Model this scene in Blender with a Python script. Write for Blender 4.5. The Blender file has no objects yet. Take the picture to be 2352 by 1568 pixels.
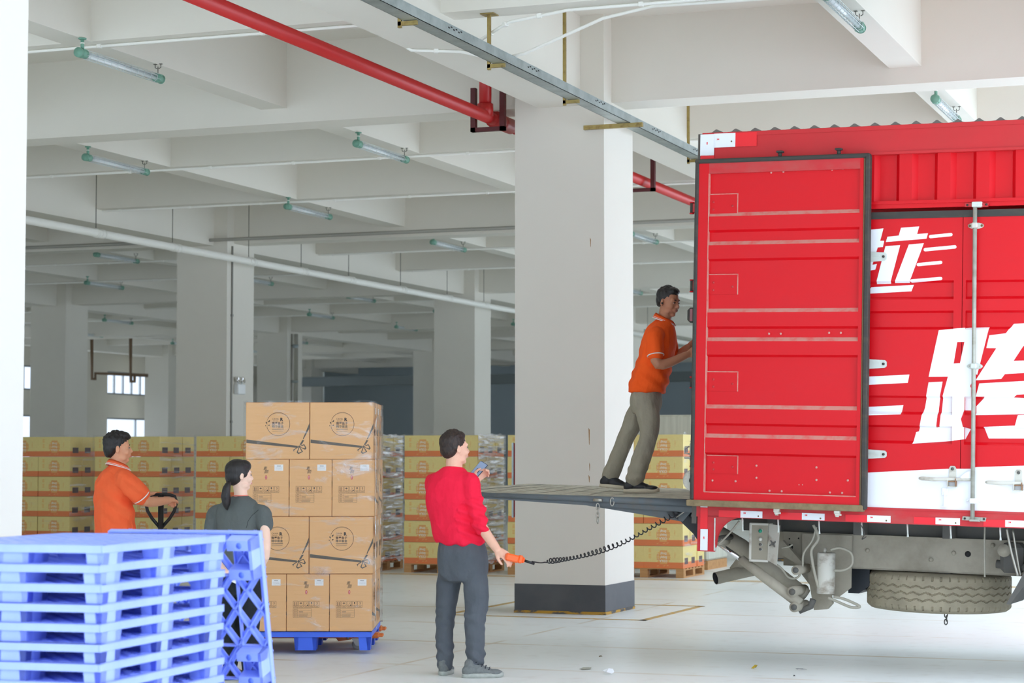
import bpy, bmesh, math, random
from math import sin, cos, pi, radians, atan, atan2, sqrt
from mathutils import Vector, Matrix, Euler, noise as mnoise
random.seed(7)
SC = bpy.context.scene
COL = SC.collection
# ---------------------------------------------------------------- camera
YAW = atan(1834/4825.0)
PITCH = atan(266/4825.0)
cd = bpy.data.cameras.new('camera'); cam = bpy.data.objects.new('camera', cd); COL.objects.link(cam)
cam.location = (0, 0, 1.52); cam.rotation_euler = (pi/2 + PITCH, 0, YAW)
cd.sensor_width = 36; cd.lens = 4825/2352*36; cd.clip_end = 800
cd.dof.use_dof = True; cd.dof.focus_distance = 16.5; cd.dof.aperture_fstop = 4.0
SC.camera = cam
# ---------------------------------------------------------------- world: one even overcast sky
SKY_STRENGTH = 1.3
W = bpy.data.worlds.new('world'); SC.world = W; W.use_nodes = True
wn = W.node_tree.nodes; wl_ = W.node_tree.links
_tc = wn.new('ShaderNodeTexCoord'); _sx = wn.new('ShaderNodeSeparateXYZ'); wl_.new(_tc.outputs['Generated'], _sx.inputs[0])
_mr = wn.new('ShaderNodeMapRange'); _mr.inputs[1].default_value = 0; _mr.inputs[2].default_value = 1; _mr.inputs[3].default_value = 1; _mr.inputs[4].default_value = 3.4
wl_.new(_sx.outputs[2], _mr.inputs[0])   # an overcast sky is brighter overhead than at the horizon
_ml = wn.new('ShaderNodeMath'); _ml.operation = 'MULTIPLY'; _ml.inputs[1].default_value = SKY_STRENGTH; wl_.new(_mr.outputs[0], _ml.inputs[0]); wl_.new(_ml.outputs[0], wn['Background'].inputs[1])
wn['Background'].inputs[0].default_value = (0.775, 0.90, 1.08, 1)
SC.view_settings.view_transform = 'Standard'; SC.view_settings.look = 'None'
SC.view_settings.gamma = 1; SC.view_settings.use_curve_mapping = False
SC.view_settings.exposure = 0.28
SC.cycles.diffuse_bounces = 8; SC.cycles.max_bounces = 14; SC.cycles.transparent_max_bounces = 24
SC.cycles.glossy_bounces = 4; SC.cycles.sample_clamp_indirect = 8
# ---------------------------------------------------------------- materials
def srgb(r, g, b):
    f = lambda c: (c/255/12.92) if c/255 <= .04045 else ((c/255+.055)/1.055)**2.4
    return (f(r), f(g), f(b), 1)
MATS = {}
def mat(name, col, rough=.6, metal=0.0, spec=.5, noise=None, bump=None, trans=0, alpha=1, coat=0, extra=None):
    if name in MATS: return MATS[name]
    m = bpy.data.materials.new(name); m.use_nodes = True; MATS[name] = m
    nt = m.node_tree; b = nt.nodes['Principled BSDF']
    c = col if len(col) == 4 else (*col, 1)
    b.inputs['Base Color'].default_value = c; b.inputs['Roughness'].default_value = rough
    b.inputs['Metallic'].default_value = metal; b.inputs['Specular IOR Level'].default_value = spec
    b.inputs['Transmission Weight'].default_value = trans; b.inputs['Alpha'].default_value = alpha
    b.inputs['Coat Weight'].default_value = coat
    m.diffuse_color = c
    tc = nt.nodes.new('ShaderNodeTexCoord')
    def scaled(sc):
        mp = nt.nodes.new('ShaderNodeMapping'); mp.inputs['Scale'].default_value = sc if hasattr(sc, '__len__') else (sc, sc, sc)
        nt.links.new(tc.outputs['Object'], mp.inputs[0]); return mp.outputs[0]
    if noise:   # (scale, amount, second colour, low, high)
        sc, amt, c2, lo, hi = noise
        n = nt.nodes.new('ShaderNodeTexNoise'); n.inputs['Scale'].default_value = 1; n.inputs['Detail'].default_value = 5; n.inputs['Roughness'].default_value = .6
        nt.links.new(scaled(sc), n.inputs[0])
        r = nt.nodes.new('ShaderNodeMapRange'); r.inputs[1].default_value = lo; r.inputs[2].default_value = hi; r.inputs[3].default_value = 0; r.inputs[4].default_value = amt
        nt.links.new(n.outputs[0], r.inputs[0])
        mx = nt.nodes.new('ShaderNodeMix'); mx.data_type = 'RGBA'
        mx.inputs[6].default_value = c; mx.inputs[7].default_value = c2 if len(c2) == 4 else (*c2, 1)
        nt.links.new(r.outputs[0], mx.inputs[0]); nt.links.new(mx.outputs[2], b.inputs['Base Color'])
    if bump:    # (scale, strength, distance)
        sc, st, di = bump
        n = nt.nodes.new('ShaderNodeTexNoise'); n.inputs['Scale'].default_value = 1; n.inputs['Detail'].default_value = 4
        nt.links.new(scaled(sc), n.inputs[0])
        bp = nt.nodes.new('ShaderNodeBump'); bp.inputs['Strength'].default_value = st; bp.inputs['Distance'].default_value = di
        nt.links.new(n.outputs[0], bp.inputs['Height']); nt.links.new(bp.outputs[0], b.inputs['Normal'])
    if extra: extra(m, nt, b, tc)
    return m
# ---------------------------------------------------------------- mesh builder
class MB:
    def __init__(s): s.v = []; s.f = []; s.mi = []; s.ms = []; s.sm = []
    def m(s, material):
        if material not in s.ms: s.ms.append(material)
        return s.ms.index(material)
    def add(s, vs, fs, material=None, M=None, smooth=False):
        o = len(s.v); k = s.m(material) if material else 0
        s.v += [tuple(M @ Vector(p)) if M is not None else tuple(p) for p in vs]
        for f in fs: s.f.append([i+o for i in f]); s.mi.append(k); s.sm.append(smooth)
        return s
    def box(s, a, b, material=None, M=None, taper=None):
        (x0, y0, z0), (x1, y1, z1) = a, b
        vs = [(x0,y0,z0),(x1,y0,z0),(x1,y1,z0),(x0,y1,z0),(x0,y0,z1),(x1,y0,z1),(x1,y1,z1),(x0,y1,z1)]
        if taper:   # shrink the bottom by taper (metres) on x and y
            tx, ty = taper if hasattr(taper, '__len__') else (taper, taper)
            vs[0]=(x0+tx,y0+ty,z0);vs[1]=(x1-tx,y0+ty,z0);vs[2]=(x1-tx,y1-ty,z0);vs[3]=(x0+tx,y1-ty,z0)
        return s.add(vs, [(0,3,2,1),(4,5,6,7),(0,1,5,4),(1,2,6,5),(2,3,7,6),(3,0,4,7)], material, M)
    def bbox(s, a, b, r, material=None, M=None):   # bevelled box: chamfered octagonal prism along z plus chamfered caps
        (x0, y0, z0), (x1, y1, z1) = a, b
        r = min(r, (x1-x0)/2.01, (y1-y0)/2.01, (z1-z0)/2.01)
        rings = []
        for z, k in ((z0, 0), (z0+r, 1), (z1-r, 1), (z1, 0)):
            q = 0 if k else r
            X0, X1, Y0, Y1 = x0+q, x1-q, y0+q, y1-q; c = r if k else r*.01
            rings.append([(X0+c,Y0,z),(X1-c,Y0,z),(X1,Y0+c,z),(X1,Y1-c,z),(X1-c,Y1,z),(X0+c,Y1,z),(X0,Y1-c,z),(X0,Y0+c,z)])
        vs = [p for R_ in rings for p in R_]; fs = [tuple(range(7, -1, -1)), tuple(range(24, 32))]
        for i in range(3):
            for j in range(8): fs.append((i*8+j, i*8+(j+1) % 8, (i+1)*8+(j+1) % 8, (i+1)*8+j))
        return s.add(vs, fs, material, M)
    def tube(s, pts, r, material=None, n=10, M=None, caps=True, closed=False, smooth=True):
        pts = [Vector(p) for p in pts]; N = len(pts); rs = r if hasattr(r, '__len__') else [r]*N
        vs = []; fs = []; up = None
        for i, p in enumerate(pts):
            if closed: t = (pts[(i+1) % N]-pts[i-1]).normalized()
            else: t = ((pts[min(i+1, N-1)]-p).normalized() + (p-pts[max(i-1, 0)]).normalized()).normalized()
            if up is None:
                up = Vector((0,0,1)) if abs(t.z) < .9 else Vector((1,0,0))
            a = t.cross(up).normalized(); b_ = a.cross(t).normalized(); up = b_
            for k in range(n):
                q = 2*pi*k/n; vs.append(p + rs[i]*(a*cos(q)+b_*sin(q)))
        for i in range(N if closed else N-1):
            j = (i+1) % N
            for k in range(n): fs.append((i*n+k, i*n+(k+1) % n, j*n+(k+1) % n, j*n+k))
        if caps and not closed: fs += [tuple(range(n-1, -1, -1)), tuple(range((N-1)*n, N*n))]
        return s.add(vs, fs, material, M, smooth)
    def cyl(s, p, q, r, material=None, n=16, M=None, r2=None, smooth=True):
        return s.tube([p, q], [r, r if r2 is None else r2], material, n, M, smooth=smooth)
    def lathe(s, prof, material=None, n=32, M=None, smooth=True, closed=False):  # prof [(r,z)], axis z
        vs = []; fs = []; P = len(prof)
        for k in range(n):
            q = 2*pi*k/n
            for r, z in prof: vs.append((r*cos(q), r*sin(q), z))
        for k in range(n):
            j = (k+1) % n
            for i in range(P if closed else P-1):
                a = (i+1) % P
                fs.append((k*P+i, j*P+i, j*P+a, k*P+a))
        return s.add(vs, fs, material, M, smooth)
    def poly(s, pts, t, material=None, M=None):   # flat polygon in local xz, facing -y, thickness t
        n = len(pts)
        ar = sum(pts[i][0]*pts[(i+1)%n][1]-pts[(i+1)%n][0]*pts[i][1] for i in range(n))
        if ar < 0: pts = pts[::-1]
        vs = [(x, -t, z) for x, z in pts] + [(x, 0, z) for x, z in pts]
        fs = [tuple(range(n))]
        for i in range(n): fs.append((i, i+n, (i+1) % n+n, (i+1) % n))
        return s.add(vs, fs, material, M)
    def strip(s, pts, w, t, material=None, M=None, closed=False):  # flat line of width w in local xz
        n = len(pts)
        for i in range(n if closed else n-1):
            a = Vector(pts[i]); b = Vector(pts[(i+1) % n]); d = (b-a)
            if d.length < 1e-6: continue
            d.normalize(); nrm = Vector((-d.y, d.x))*w/2; e = d*w*.3
            s.poly([tuple(a-e-nrm), tuple(b+e-nrm), tuple(b+e+nrm), tuple(a-e+nrm)], t, material, M)
        return s
    def sphere(s, c, r, material=None, n=14, m_=8, M=None, sc=(1,1,1)):
        prof = [(r*sin(pi*i/m_), -r*cos(pi*i/m_)) for i in range(m_+1)]
        T = Matrix.Translation(c) @ Matrix.Diagonal((*sc, 1))
        return s.lathe([(max(a, 1e-5), b) for a, b in prof], material, n, (M @ T) if M is not None else T)
    def mesh(s, name='mesh'):
        me = bpy.data.meshes.new(name); me.from_pydata(s.v, [], s.f)
        for m_ in s.ms: me.materials.append(m_)
        if s.ms: me.polygons.foreach_set('material_index', s.mi)
        me.polygons.foreach_set('use_smooth', s.sm); me.validate(); me.update()
        return me
    def build(s, name, material=None, parent=None):
        if material and not s.ms: s.ms.append(material)
        o = bpy.data.objects.new(name, s.mesh(name)); COL.objects.link(o)
        if parent: o.parent = parent
        return o
def tag(o, label=None, cat=None, group=None, kind=None):
    if label: o['label'] = label
    if cat: o['category'] = cat
    if group: o['group'] = group
    if kind: o['kind'] = kind
    return o
def thing(name, label, cat, M=None, group=None, kind=None, loc=None, rz=0):
    o = bpy.data.objects.new(name, None); COL.objects.link(o); o.empty_display_size = .1
    if M is not None: o.matrix_world = M
    elif loc is not None: o.location = loc; o.rotation_euler = (0, 0, rz)
    return tag(o, label, cat, group, kind)
def inst(name, me, parent=None, loc=None):
    o = bpy.data.objects.new(name, me); COL.objects.link(o)
    if parent: o.parent = parent
    if loc is not None: o.location = loc
    return o
def copy_tree(o, parent=None):
    c = o.copy(); COL.objects.link(c); c.parent = parent
    for ch in list(o.children): copy_tree(ch, c)
    return c
TXT = {}
def textmesh(body, size, material, bold=0.0, flip=False, extr=0.0, shear=0.0, align='CENTER', sx=1.0):
    """text as a flat mesh in the local xz plane facing -y"""
    cu = bpy.data.curves.new('txt', 'FONT'); cu.body = body; cu.size = size; cu.align_x = align; cu.align_y = 'CENTER'
    cu.offset = bold; cu.resolution_u = 2; cu.shear = shear
    o = bpy.data.objects.new('txt', cu); COL.objects.link(o)
    dg = bpy.context.evaluated_depsgraph_get(); me = bpy.data.meshes.new_from_object(o.evaluated_get(dg))
    bpy.data.objects.remove(o); bpy.data.curves.remove(cu)
    vs = [(v.co.x*sx, 0, v.co.y) for v in me.vertices]; fs = [tuple(p.vertices) for p in me.polygons]
    if flip: vs = [(-x, y, -z) for x, y, z in vs]
    bpy.data.meshes.remove(me)
    return vs, fs
def addtext(mb, body, size, x, z, material, t=.0006, M=None, rot=0.0, **kw):
    vs, fs = textmesh(body, size, material, **kw)
    c, s_ = cos(rot), sin(rot)
    vs = [(x+a*c-b*s_, -t, z+a*s_+b*c) for a, _, b in vs]
    mb.add(vs, fs, material, M)
# ---- the frame in which the photograph's measurements were taken: a pixel at a given distance along the view axis
CAMO = Vector((0, 0, 1.52)); FW = Vector((-sin(YAW), cos(YAW), 0)); RT = Vector((cos(YAW), sin(YAW), 0))
_f = FW*cos(PITCH) + Vector((0,0,1))*sin(PITCH); _u = -FW*sin(PITCH) + Vector((0,0,1))*cos(PITCH)
def ray(u, v): return _f + RT*((u-1176)/4825) - _u*((v-784)/4825)
def at(u, v, d):   # world point seen at pixel u,v whose horizontal distance along the view axis is d
    r = ray(u, v); return CAMO + r*(d/(r.dot(FW)))
def atz(u, v, z): r = ray(u, v); return CAMO + r*((z-1.52)/r.z)
def onplane(u, v, p, n): r = ray(u, v); return CAMO + r*((p-CAMO).dot(n)/r.dot(n))
def smooth_obj(o, ang=40):
    for p in o.data.polygons: p.use_smooth = True
    o.data.set_sharp_from_angle(angle=radians(ang))
# ================================================================ the building
CONC = mat('painted_concrete', srgb(229,225,215), .85, noise=(.35, .5, srgb(219,214,203), .4, .75), bump=(9, .08, .02))
BAND = mat('black_skirting_paint', srgb(72,74,78), .5, noise=(3, .6, srgb(98,98,98), .45, .8))
YEL = mat('worn_yellow_paint', srgb(205,160,60), .7, noise=(14, 1, srgb(188,176,150), .42, .6))
YELB = mat('yellow_paint_remnants', srgb(190,146,48), .7, noise=((5, 5, 14), 1, srgb(78,80,80), .48, .56))
def floor_extra(m, nt, b, tc):
    N = nt.nodes; L = nt.links
    geo = N.new('ShaderNodeNewGeometry'); sp = N.new('ShaderNodeSeparateXYZ'); L.new(geo.outputs['Position'], sp.inputs[0])
    n1 = N.new('ShaderNodeTexNoise'); n1.inputs['Scale'].default_value = .35; n1.inputs['Detail'].default_value = 6; L.new(geo.outputs['Position'], n1.inputs[0])
    cr = N.new('ShaderNodeValToRGB'); L.new(n1.outputs[0], cr.inputs[0])
    cr.color_ramp.elements[0].position = .3; cr.color_ramp.elements[0].color = srgb(238,242,238)
    cr.color_ramp.elements[1].position = .75; cr.color_ramp.elements[1].color = srgb(248,251,249)
    def lines(out, period, width, offs):
        a = N.new('ShaderNodeMath'); a.operation = 'ADD'; a.inputs[1].default_value = offs; L.new(out, a.inputs[0])
        d = N.new('ShaderNodeMath'); d.operation = 'PINGPONG'; d.inputs[1].default_value = period/2; L.new(a.outputs[0], d.inputs[0])
        c = N.new('ShaderNodeMath'); c.operation = 'LESS_THAN'; c.inputs[1].default_value = width; L.new(d.outputs[0], c.inputs[0]); return c.outputs[0]
    ly = lines(sp.outputs[1], 1.86, .035, .62); lx = lines(sp.outputs[0], 5.0, .02, 1.3)
    mx = N.new('ShaderNodeMath'); mx.operation = 'MAXIMUM'; L.new(ly, mx.inputs[0]); L.new(lx, mx.inputs[1])
    n2 = N.new('ShaderNodeTexNoise'); n2.inputs['Scale'].default_value = 1.4; n2.inputs['Detail'].default_value = 3; L.new(geo.outputs['Position'], n2.inputs[0])
    r2 = N.new('ShaderNodeMapRange'); r2.inputs[1].default_value = .42; r2.inputs[2].default_value = .68; r2.inputs[4].default_value = .65; L.new(n2.outputs[0], r2.inputs[0])
    mu = N.new('ShaderNodeMath'); mu.operation = 'MULTIPLY'; L.new(mx.outputs[0], mu.inputs[0]); L.new(r2.outputs[0], mu.inputs[1])
    m2 = N.new('ShaderNodeMix'); m2.data_type = 'RGBA'; m2.inputs[7].default_value = srgb(196,170,120)
    L.new(mu.outputs[0], m2.inputs[0]); L.new(cr.outputs[0], m2.inputs[6])
    # fine dirt
    n3 = N.new('ShaderNodeTexNoise'); n3.inputs['Scale'].default_value = 6; n3.inputs['Detail'].default_value = 8; L.new(geo.outputs['Position'], n3.inputs[0])
    r3 = N.new('ShaderNodeMapRange'); r3.inputs[1].default_value = .55; r3.inputs[2].default_value = .8; r3.inputs[4].default_value = .35; L.new(n3.outputs[0], r3.inputs[0])
    m3 = N.new('ShaderNodeMix'); m3.data_type = 'RGBA'; m3.inputs[7].default_value = srgb(208,204,192)
    L.new(r3.outputs[0], m3.inputs[0]); L.new(m2.outputs[2], m3.inputs[6]); L.new(m3.outputs[2], b.inputs['Base Color'])
    r4 = N.new('ShaderNodeMapRange'); r4.inputs[3].default_value = .24; r4.inputs[4].default_value = .42; L.new(n1.outputs[0], r4.inputs[0]); L.new(r4.outputs[0], b.inputs['Roughness'])
FLOOR = mat('sealed_concrete_floor', srgb(205,203,195), .3, spec=.08, extra=floor_extra)
GROUND = mat('outdoor_concrete', srgb(222,221,216), .8, noise=(.3, .6, srgb(206,204,198), .4, .7))
fl = MB().box((-38.6, -7, -.25), (9, 79.6, 0)).build('floor', FLOOR); tag(fl, 'pale sealed concrete floor with faded yellow joint lines', 'floor', kind='structure')
gd = MB().box((-90, -90, -.5), (140, 150, -.27)).build('ground', GROUND); tag(gd, 'pale concrete yard around the open warehouse', 'ground', kind='structure')
# columns: x centre, y front
XL = [3.2, -6.87, -16.93, -26.98, -37.05]; YR = [8.6, 19.38, 30.25, 41.1, 52.2, 63.1, 74.1]
CW = .93; ZM = 4.97; ZS = 5.18; ZT = 5.86
pill_me = {}
for i, X in enumerate(XL):
    for j, Y in enumerate(YR):
        if X > 0: continue
        lab = None
        if (i, j) == (1, 1): lab = 'tall square white concrete column with a black painted foot, in front of the tail lift'
        elif (i, j) == (1, 0): lab = 'nearest square white column at the left edge of the picture'
        elif (i, j) == (2, 2): lab = 'square white column with a twin spot emergency light on its side'
        elif (i, j) == (2, 3): lab = 'square white column behind the man in the red sweater'
        elif (i, j) == (3, 3): lab = 'square white column behind the man in orange at the pallet jack'
        p = tag(MB().box((X-CW/2, Y, .001), (X+CW/2, Y+CW, ZT)).build('concrete_column', CONC), lab or 'white square concrete column deep in the hall', 'column', 'concrete columns of the hall', 'structure')
        e = .004
        b_ = MB().box((X-CW/2-e, Y-e, .028), (X+CW/2+e, Y+CW+e, .285), BAND)
        b_.box((X-CW/2-e*2, Y-e*2, .001), (X+CW/2+e*2, Y+CW+e*2, .028), YELB)
        b_.build('painted_foot', None, p)
# ceiling: slab with each beam a piece of its own
ceil = MB().box((-38.6, 1, ZT), (-.5, 79.4, ZT+.25)).build('ceiling', CONC); tag(ceil, 'white concrete ceiling slab over a grid of beams', 'ceiling', kind='structure')
def ybeam(x0, x1, z, y0=1.1, y1=79):
    MB().box((x0, y0, z), (x1, y1, ZT+.01)).build('beam', CONC, ceil)
def xbeam(y0, y1, z, x0=-38.3, x1=-.6):
    MB().box((x0, y0, z+.001), (x1, y1, ZT+.01)).build('beam', CONC, ceil)
for X in XL[1:]: ybeam(X-.22, X+.22, ZM)
ybeam(-.85, -.6, ZM)
xbeam(1.1, 1.5, ZM)
for q in (4.75,): xbeam(q+.12, q+.42, ZS)
for k in range(4):
    base = XL[k+1]
    for q, w in ((3.3, .3), (6.72, .3)):
        if base+q > -1: continue
        ybeam(base+q-w/2+.07, base+q+w/2+.07, ZS)
for j, Y in enumerate(YR):
    xbeam(Y+.24, Y+.69, ZM+.05)
    if j < len(YR)-1:
        dY = YR[j+1]-Y
        for q in (.335, .66): xbeam(Y+dY*q+.12, Y+dY*q+.42, ZS)
# walls: the left wall far away has two rows of windows; a bluish partition closes the back
WALLM = mat('wall_paint', srgb(222,217,204), .85, noise=(.5, .4, srgb(205,199,186), .4, .7))
BLUEW = mat('blue_grey_partition', srgb(176,188,196), .7)
ALU = mat('window_frame_metal', srgb(150,155,158), .4, .7)
GLASS = mat('clear_glass', (.95,.98,1), .03, trans=1.0, spec=.5, alpha=.25)
wx = -38.45; WY0 = 2.05
wins = []
wl = MB()
zs = [(0, .95), (2.88, 3.68), (4.47, ZT)]
ys = []
yy = WY0
while yy < 72: ys.append((yy, yy+4.0)); yy += 5.47
ys = [(a, b) for a, b in ys]
for za, zb in zs: wl.box((wx-.2, -7, za), (wx, 79.2, zb))
for za, zb in ((.95, 2.88), (3.68, 4.47)):
    prev = -7
    for a, b in ys: wl.box((wx-.2, prev, za), (wx, a, zb)); prev = b
    wl.box((wx-.2, prev, za), (wx, 79.2, zb))
wlo = wl.build('wall_left', WALLM); tag(wlo, 'far side wall pierced by two rows of bright windows', 'wall', kind='structure')
wi = 0
for a, b in ys:
    for za, zb, npane in ((0.95, 2.88, 2), (3.68, 4.47, 7)):
        wi += 1
        w = thing('window_%d' % wi, 'bright factory window in the far side wall, %s row' % ('upper' if za > 3 else 'lower'), 'window', kind='structure', loc=(wx-.1, a, za), group='windows of the far side wall')
        fr = MB(); W_ = b-a; H_ = zb-za; t = .05
        fr.box((-.04, 0, 0), (.04, W_, t)).box((-.04, 0, H_-t), (.04, W_, H_)).box((-.04, 0, t), (.04, t, H_-t)).box((-.04, W_-t, t), (.04, W_, H_-t))
        for k in range(1, npane): fr.box((-.035, W_*k/npane-t/2, t), (.035, W_*k/npane+t/2, H_-t))
        if za < 3: fr.box((-.035, t, H_*.42), (.035, W_-t, H_*.42+t))
        fr.build('window_frame', ALU, w)
        for k in range(npane): MB().box((-.006, W_*k/npane+t/2, t), (.006, W_*(k+1)/npane-t/2, H_-t)).build('pane', GLASS, w)
wb = MB().box((-38.4, 79, 0), (-.6, 79.2, ZT)).build('wall_back', BLUEW); tag(wb, 'blue grey back wall of the hall', 'wall', kind='structure')
duct = MB().box((-38, 72.6, 4.25), (-1.3, 73.2, 4.6)).build('air_duct', mat('duct_paint', srgb(120,128,130), .6)); tag(duct, 'long grey air duct under the ceiling deep in the hall', 'duct')
# yellow line around the near column
yl = MB(); x0, x1, y0, y1 = -7.9, -5.83, 18.85, 20.9
for a, b in (((x0, y0), (x1, y0+.07)), ((x0, y1-.07), (x1, y1)), ((x0, y0), (x0+.07, y1)), ((x1-.07, y0), (x1, y1))): yl.box((*a, .0005), (*b, .003))
tag(yl.build('floor_marking', YEL), 'worn yellow line painted round the foot of the near column', 'floor marking')
m1 = MB().box((-17, 25.12, .0005), (3, 25.2, .003)).box((-17, 25.3, .0005), (3, 25.34, .003))
tag(m1.build('floor_marking', YEL), 'faded double yellow line in front of the row of stacks', 'floor marking')
# ---------------------------------------------------------------- pipes, trays, conduits
RED = mat('red_pipe_paint', srgb(190,36,36), .35, spec=.6)
DRED = mat('dark_red_steel', srgb(86,22,26), .5)
PVC = mat('white_pipe', srgb(246,245,238), .4)
GALV = mat('galvanised_steel', srgb(176,186,186), .42, .75, noise=(6, .7, srgb(140,150,150), .4, .7))
BRASS = mat('zinc_yellow_steel', srgb(170,150,95), .4, .8, noise=(20, .6, srgb(120,90,60), .5, .7))
STEELD = mat('thin_steel_rod', srgb(110,108,100), .5, .5)
rp = thing('fire_pipe', 'long red fire sprinkler pipe under the ceiling beside the near column', 'pipe')
MB().tube([(-7.6, 5, 4.9), (-7.6, 60, 4.9)], .062, RED, 20).build('pipe_run', None, rp)
f = MB().cyl((-7.6, 19.45, 4.9), (-7.6, 19.95, 4.9), .08, RED, 18).cyl((-7.6, 19.55, 4.9), (-7.6, 19.62, 4.9), .095, RED, 18).cyl((-7.6, 19.25, 4.9), (-7.6, 19.25, 5.02), .08, RED, 18)
f.build('pipe_coupling', None, rp)
MB().cyl((-7.6, 19.25, 4.9), (-7.6, 19.25, 5.84), .062, RED, 18).build('riser', None, rp)
for yb in (19.3, 30.0, 24.4):
    MB().box((-7.78, yb, 4.76), (-7.73, yb+.06, 5.2)).box((-7.47, yb, 4.76), (-7.42, yb+.06, 5.2)).box((-7.78, yb, 4.76), (-7.42, yb+.06, 4.8)).build('bracket', DRED, rp)
wp = thing('drain_pipe', 'long white pipe hung on thin rods across the hall', 'pipe')
pm = MB().tube([(-16.1, 12, 4.72), (-16.1, 72, 4.66)], .058, PVC, 16)
pm.build('pipe_run', None, wp)
for y in (19.0, 21.2, 23.4, 25.7, 27.85, 30.3, 32.2, 34.1, 36.4, 38.7, 40.7, 43, 45.3, 47.6, 50, 52.3, 54.6, 57, 59.4):
    MB().cyl((-16.1, y, 4.72), (-16.1, y, ZT), .006, STEELD, 6).cyl((-16.1, y-.02, 4.705), (-16.1, y+.02, 4.705), .068, PVC, 16).cyl((-16.1, y+.1, 4.705), (-16.1, y+.2, 4.705), .066, PVC, 16).build('hanger', None, wp)
tr = thing('cable_tray', 'galvanised cable tray hung on yellowish rods above the near column', 'cable tray')
t_ = MB(); tx0, tx1, tz0, tz1 = -6.26, -6.13, 4.765, 4.84
t_.box((tx0, 5, tz0), (tx1, 40, tz0+.004)).box((tx0, 5, tz0), (tx0+.004, 45, tz1)).box((tx1-.004, 5, tz0), (tx1, 40, tz1)).box((tx0-.003, 5, tz1), (tx1+.003, 45, tz1+.006))
t_.build('channel', GALV, tr)
sl = MB()
k = 6.0
DK = mat('dark_slot', (.02,.02,.02), .8)
for yy in (14.75, 16.5, 18.3, 20.1, 21.6): 
    for q in range(6): sl.box((tx1, yy+q*.05, tz0+.045+(q % 2)*.012), (tx1+.002, yy+q*.05+.03, tz0+.055+(q % 2)*.012), DK)
sl.build('slots', None, tr)['kind'] = 'stuff'
for y in (10.4, 12.3, 14.2, 16.02, 17.9, 21.97, 23.9, 25.9):
    top = ZS if abs(y-16.02) < .3 else ZT
    b_ = MB().box((tx0-.045, y-.013, tz0-.05), (tx0-.018, y+.013, top)).box((tx0-.045, y-.013, tz0-.035), (tx1-.02, y+.013, tz0-.004))
    if top < ZT: b_.box((tx0-.09, y-.06, top-.008), (tx0+.03, y+.06, top))
    b_.build('hanger', BRASS, tr)
MB().box((-6.6, 19.33, tz0-.045), (-6.0, 19.37, tz0-.004)).build('hanger', BRASS, tr)
def conduit(pts, r=.014, lab='thin white conduit clipped under a beam', clips=True, m=PVC):
    t = thing('conduit', lab, 'conduit', group='conduits under the beams')
    MB().tube(pts, r, m, 8).build('tube', None, t)
    if clips:
        for a, b in zip(pts[:-1], pts[1:]):
            a = Vector(a); b = Vector(b); n = max(1, int((b-a).length/1.15)); d = (b-a).normalized()
            for i in range(n):
                p = a.lerp(b, (i+.5)/n)
                M = Matrix.Translation(p) @ d.to_track_quat('X', 'Z').to_matrix().to_4x4()
                MB().bbox((-.02, -.02, -.018), (.02, .02, .02), .004, M=M).build('clip', m, t)
conduit([(-38, 15.98, ZS-.015), (-9.4, 15.98, ZS-.015), (-7.35, 15.98, ZS-.015), (-7.05, 16.15, ZM-.015), (-6.68, 16.35, ZM-.015), (-6.3, 17.2, 4.93)], lab='thin white conduit crossing over the cable tray from the left')
conduit([at(1102, 93, 17.3), at(1150, 62, 17.2), at(1172, 50, 17.1), (-5.6, 16.03, 5.165), (-.65, 16.03, 5.165)], lab='thin white conduit under the nearest beam at the top of the picture')
conduit([at(1168, 131, 17.35), at(1205, 123, 17.3), at(1385, 42, 17.1), at(1500, 14, 16.9), (-3.9, 16.08, 5.14), (-.65, 16.08, 5.14)], clips=False, lab='thin white cable slanting up from the cable tray')
for y, nm in ((23.25, 'second beam back from the red pipe bracket'), (26.85, 'beam just before the white pipe column'), (34.1, 'beam just behind the emergency light column'), (37.7, 'second beam behind the emergency light column'), (45, 'beam deep in the hall, nearer one'), (48.6, 'beam deep in the hall, farther one')): conduit([(-38, y, ZS-.015), (-.65, y, ZS-.015)], lab='thin white conduit under the '+nm)
conduit([(-37, 30.1, 5.05), (-17.5, 30.1, 5.05), (-16.9, 30.1, 5.05), (-.65, 30.1, 5.05)], .028, 'grey pipe clipped along the main beam behind the near column', m=mat('grey_pipe', srgb(170,168,160), .4, .3))
# small red valve-like fire hose cabinet on the near column
cb = thing('fire_cabinet', 'red metal cabinet with silver edge on the hidden side of the near column', 'cabinet')
MB().bbox((-7.425, 19.55, .93), (-7.336, 20.2, 1.66), .004).build('cabinet_body', mat('cabinet_red', srgb(150,20,24), .4), cb)
MB().box((-7.432, 19.543, .925), (-7.412, 19.56, 1.665)).box((-7.43, 20.19, .93), (-7.41, 20.21, 1.66)).build('edge_strip', GALV, cb)
# emergency light on column (2,3)
xe = XL[2]+CW/2
EL = thing('emergency_light', 'white twin spot emergency light on the side of a column', 'light', loc=(xe, 30.62, 2.55))
WPL = mat('white_plastic', srgb(236,238,238), .35)
MB().bbox((.001, -.13, 0), (.09, .13, .17), .012, WPL).build('battery_box', None, EL)
CHR = mat('chrome', (.85,.85,.86), .12, 1)
for dy in (-.075, .075):
    s_ = MB().cyl((.045, dy, .17), (.045, dy, .2), .014, WPL, 10)
    s_.lathe([(.001, -.04), (.03, -.038), (.052, -.01), (.056, .02), (.05, .02), (.001, .0)], CHR, 20, Matrix.Translation((.06, dy, .235)) @ Matrix.Rotation(radians(75), 4, 'Y')); s_.build('lamp_head', None, EL)
conduit([(xe+.015, 30.4, .3), (xe+.015, 30.4, 2.7), (xe+.015, 30.4, ZM)], .014, 'thin grey conduit running down the column with the emergency light', m=mat('grey_conduit', srgb(150,150,145), .5))
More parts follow.
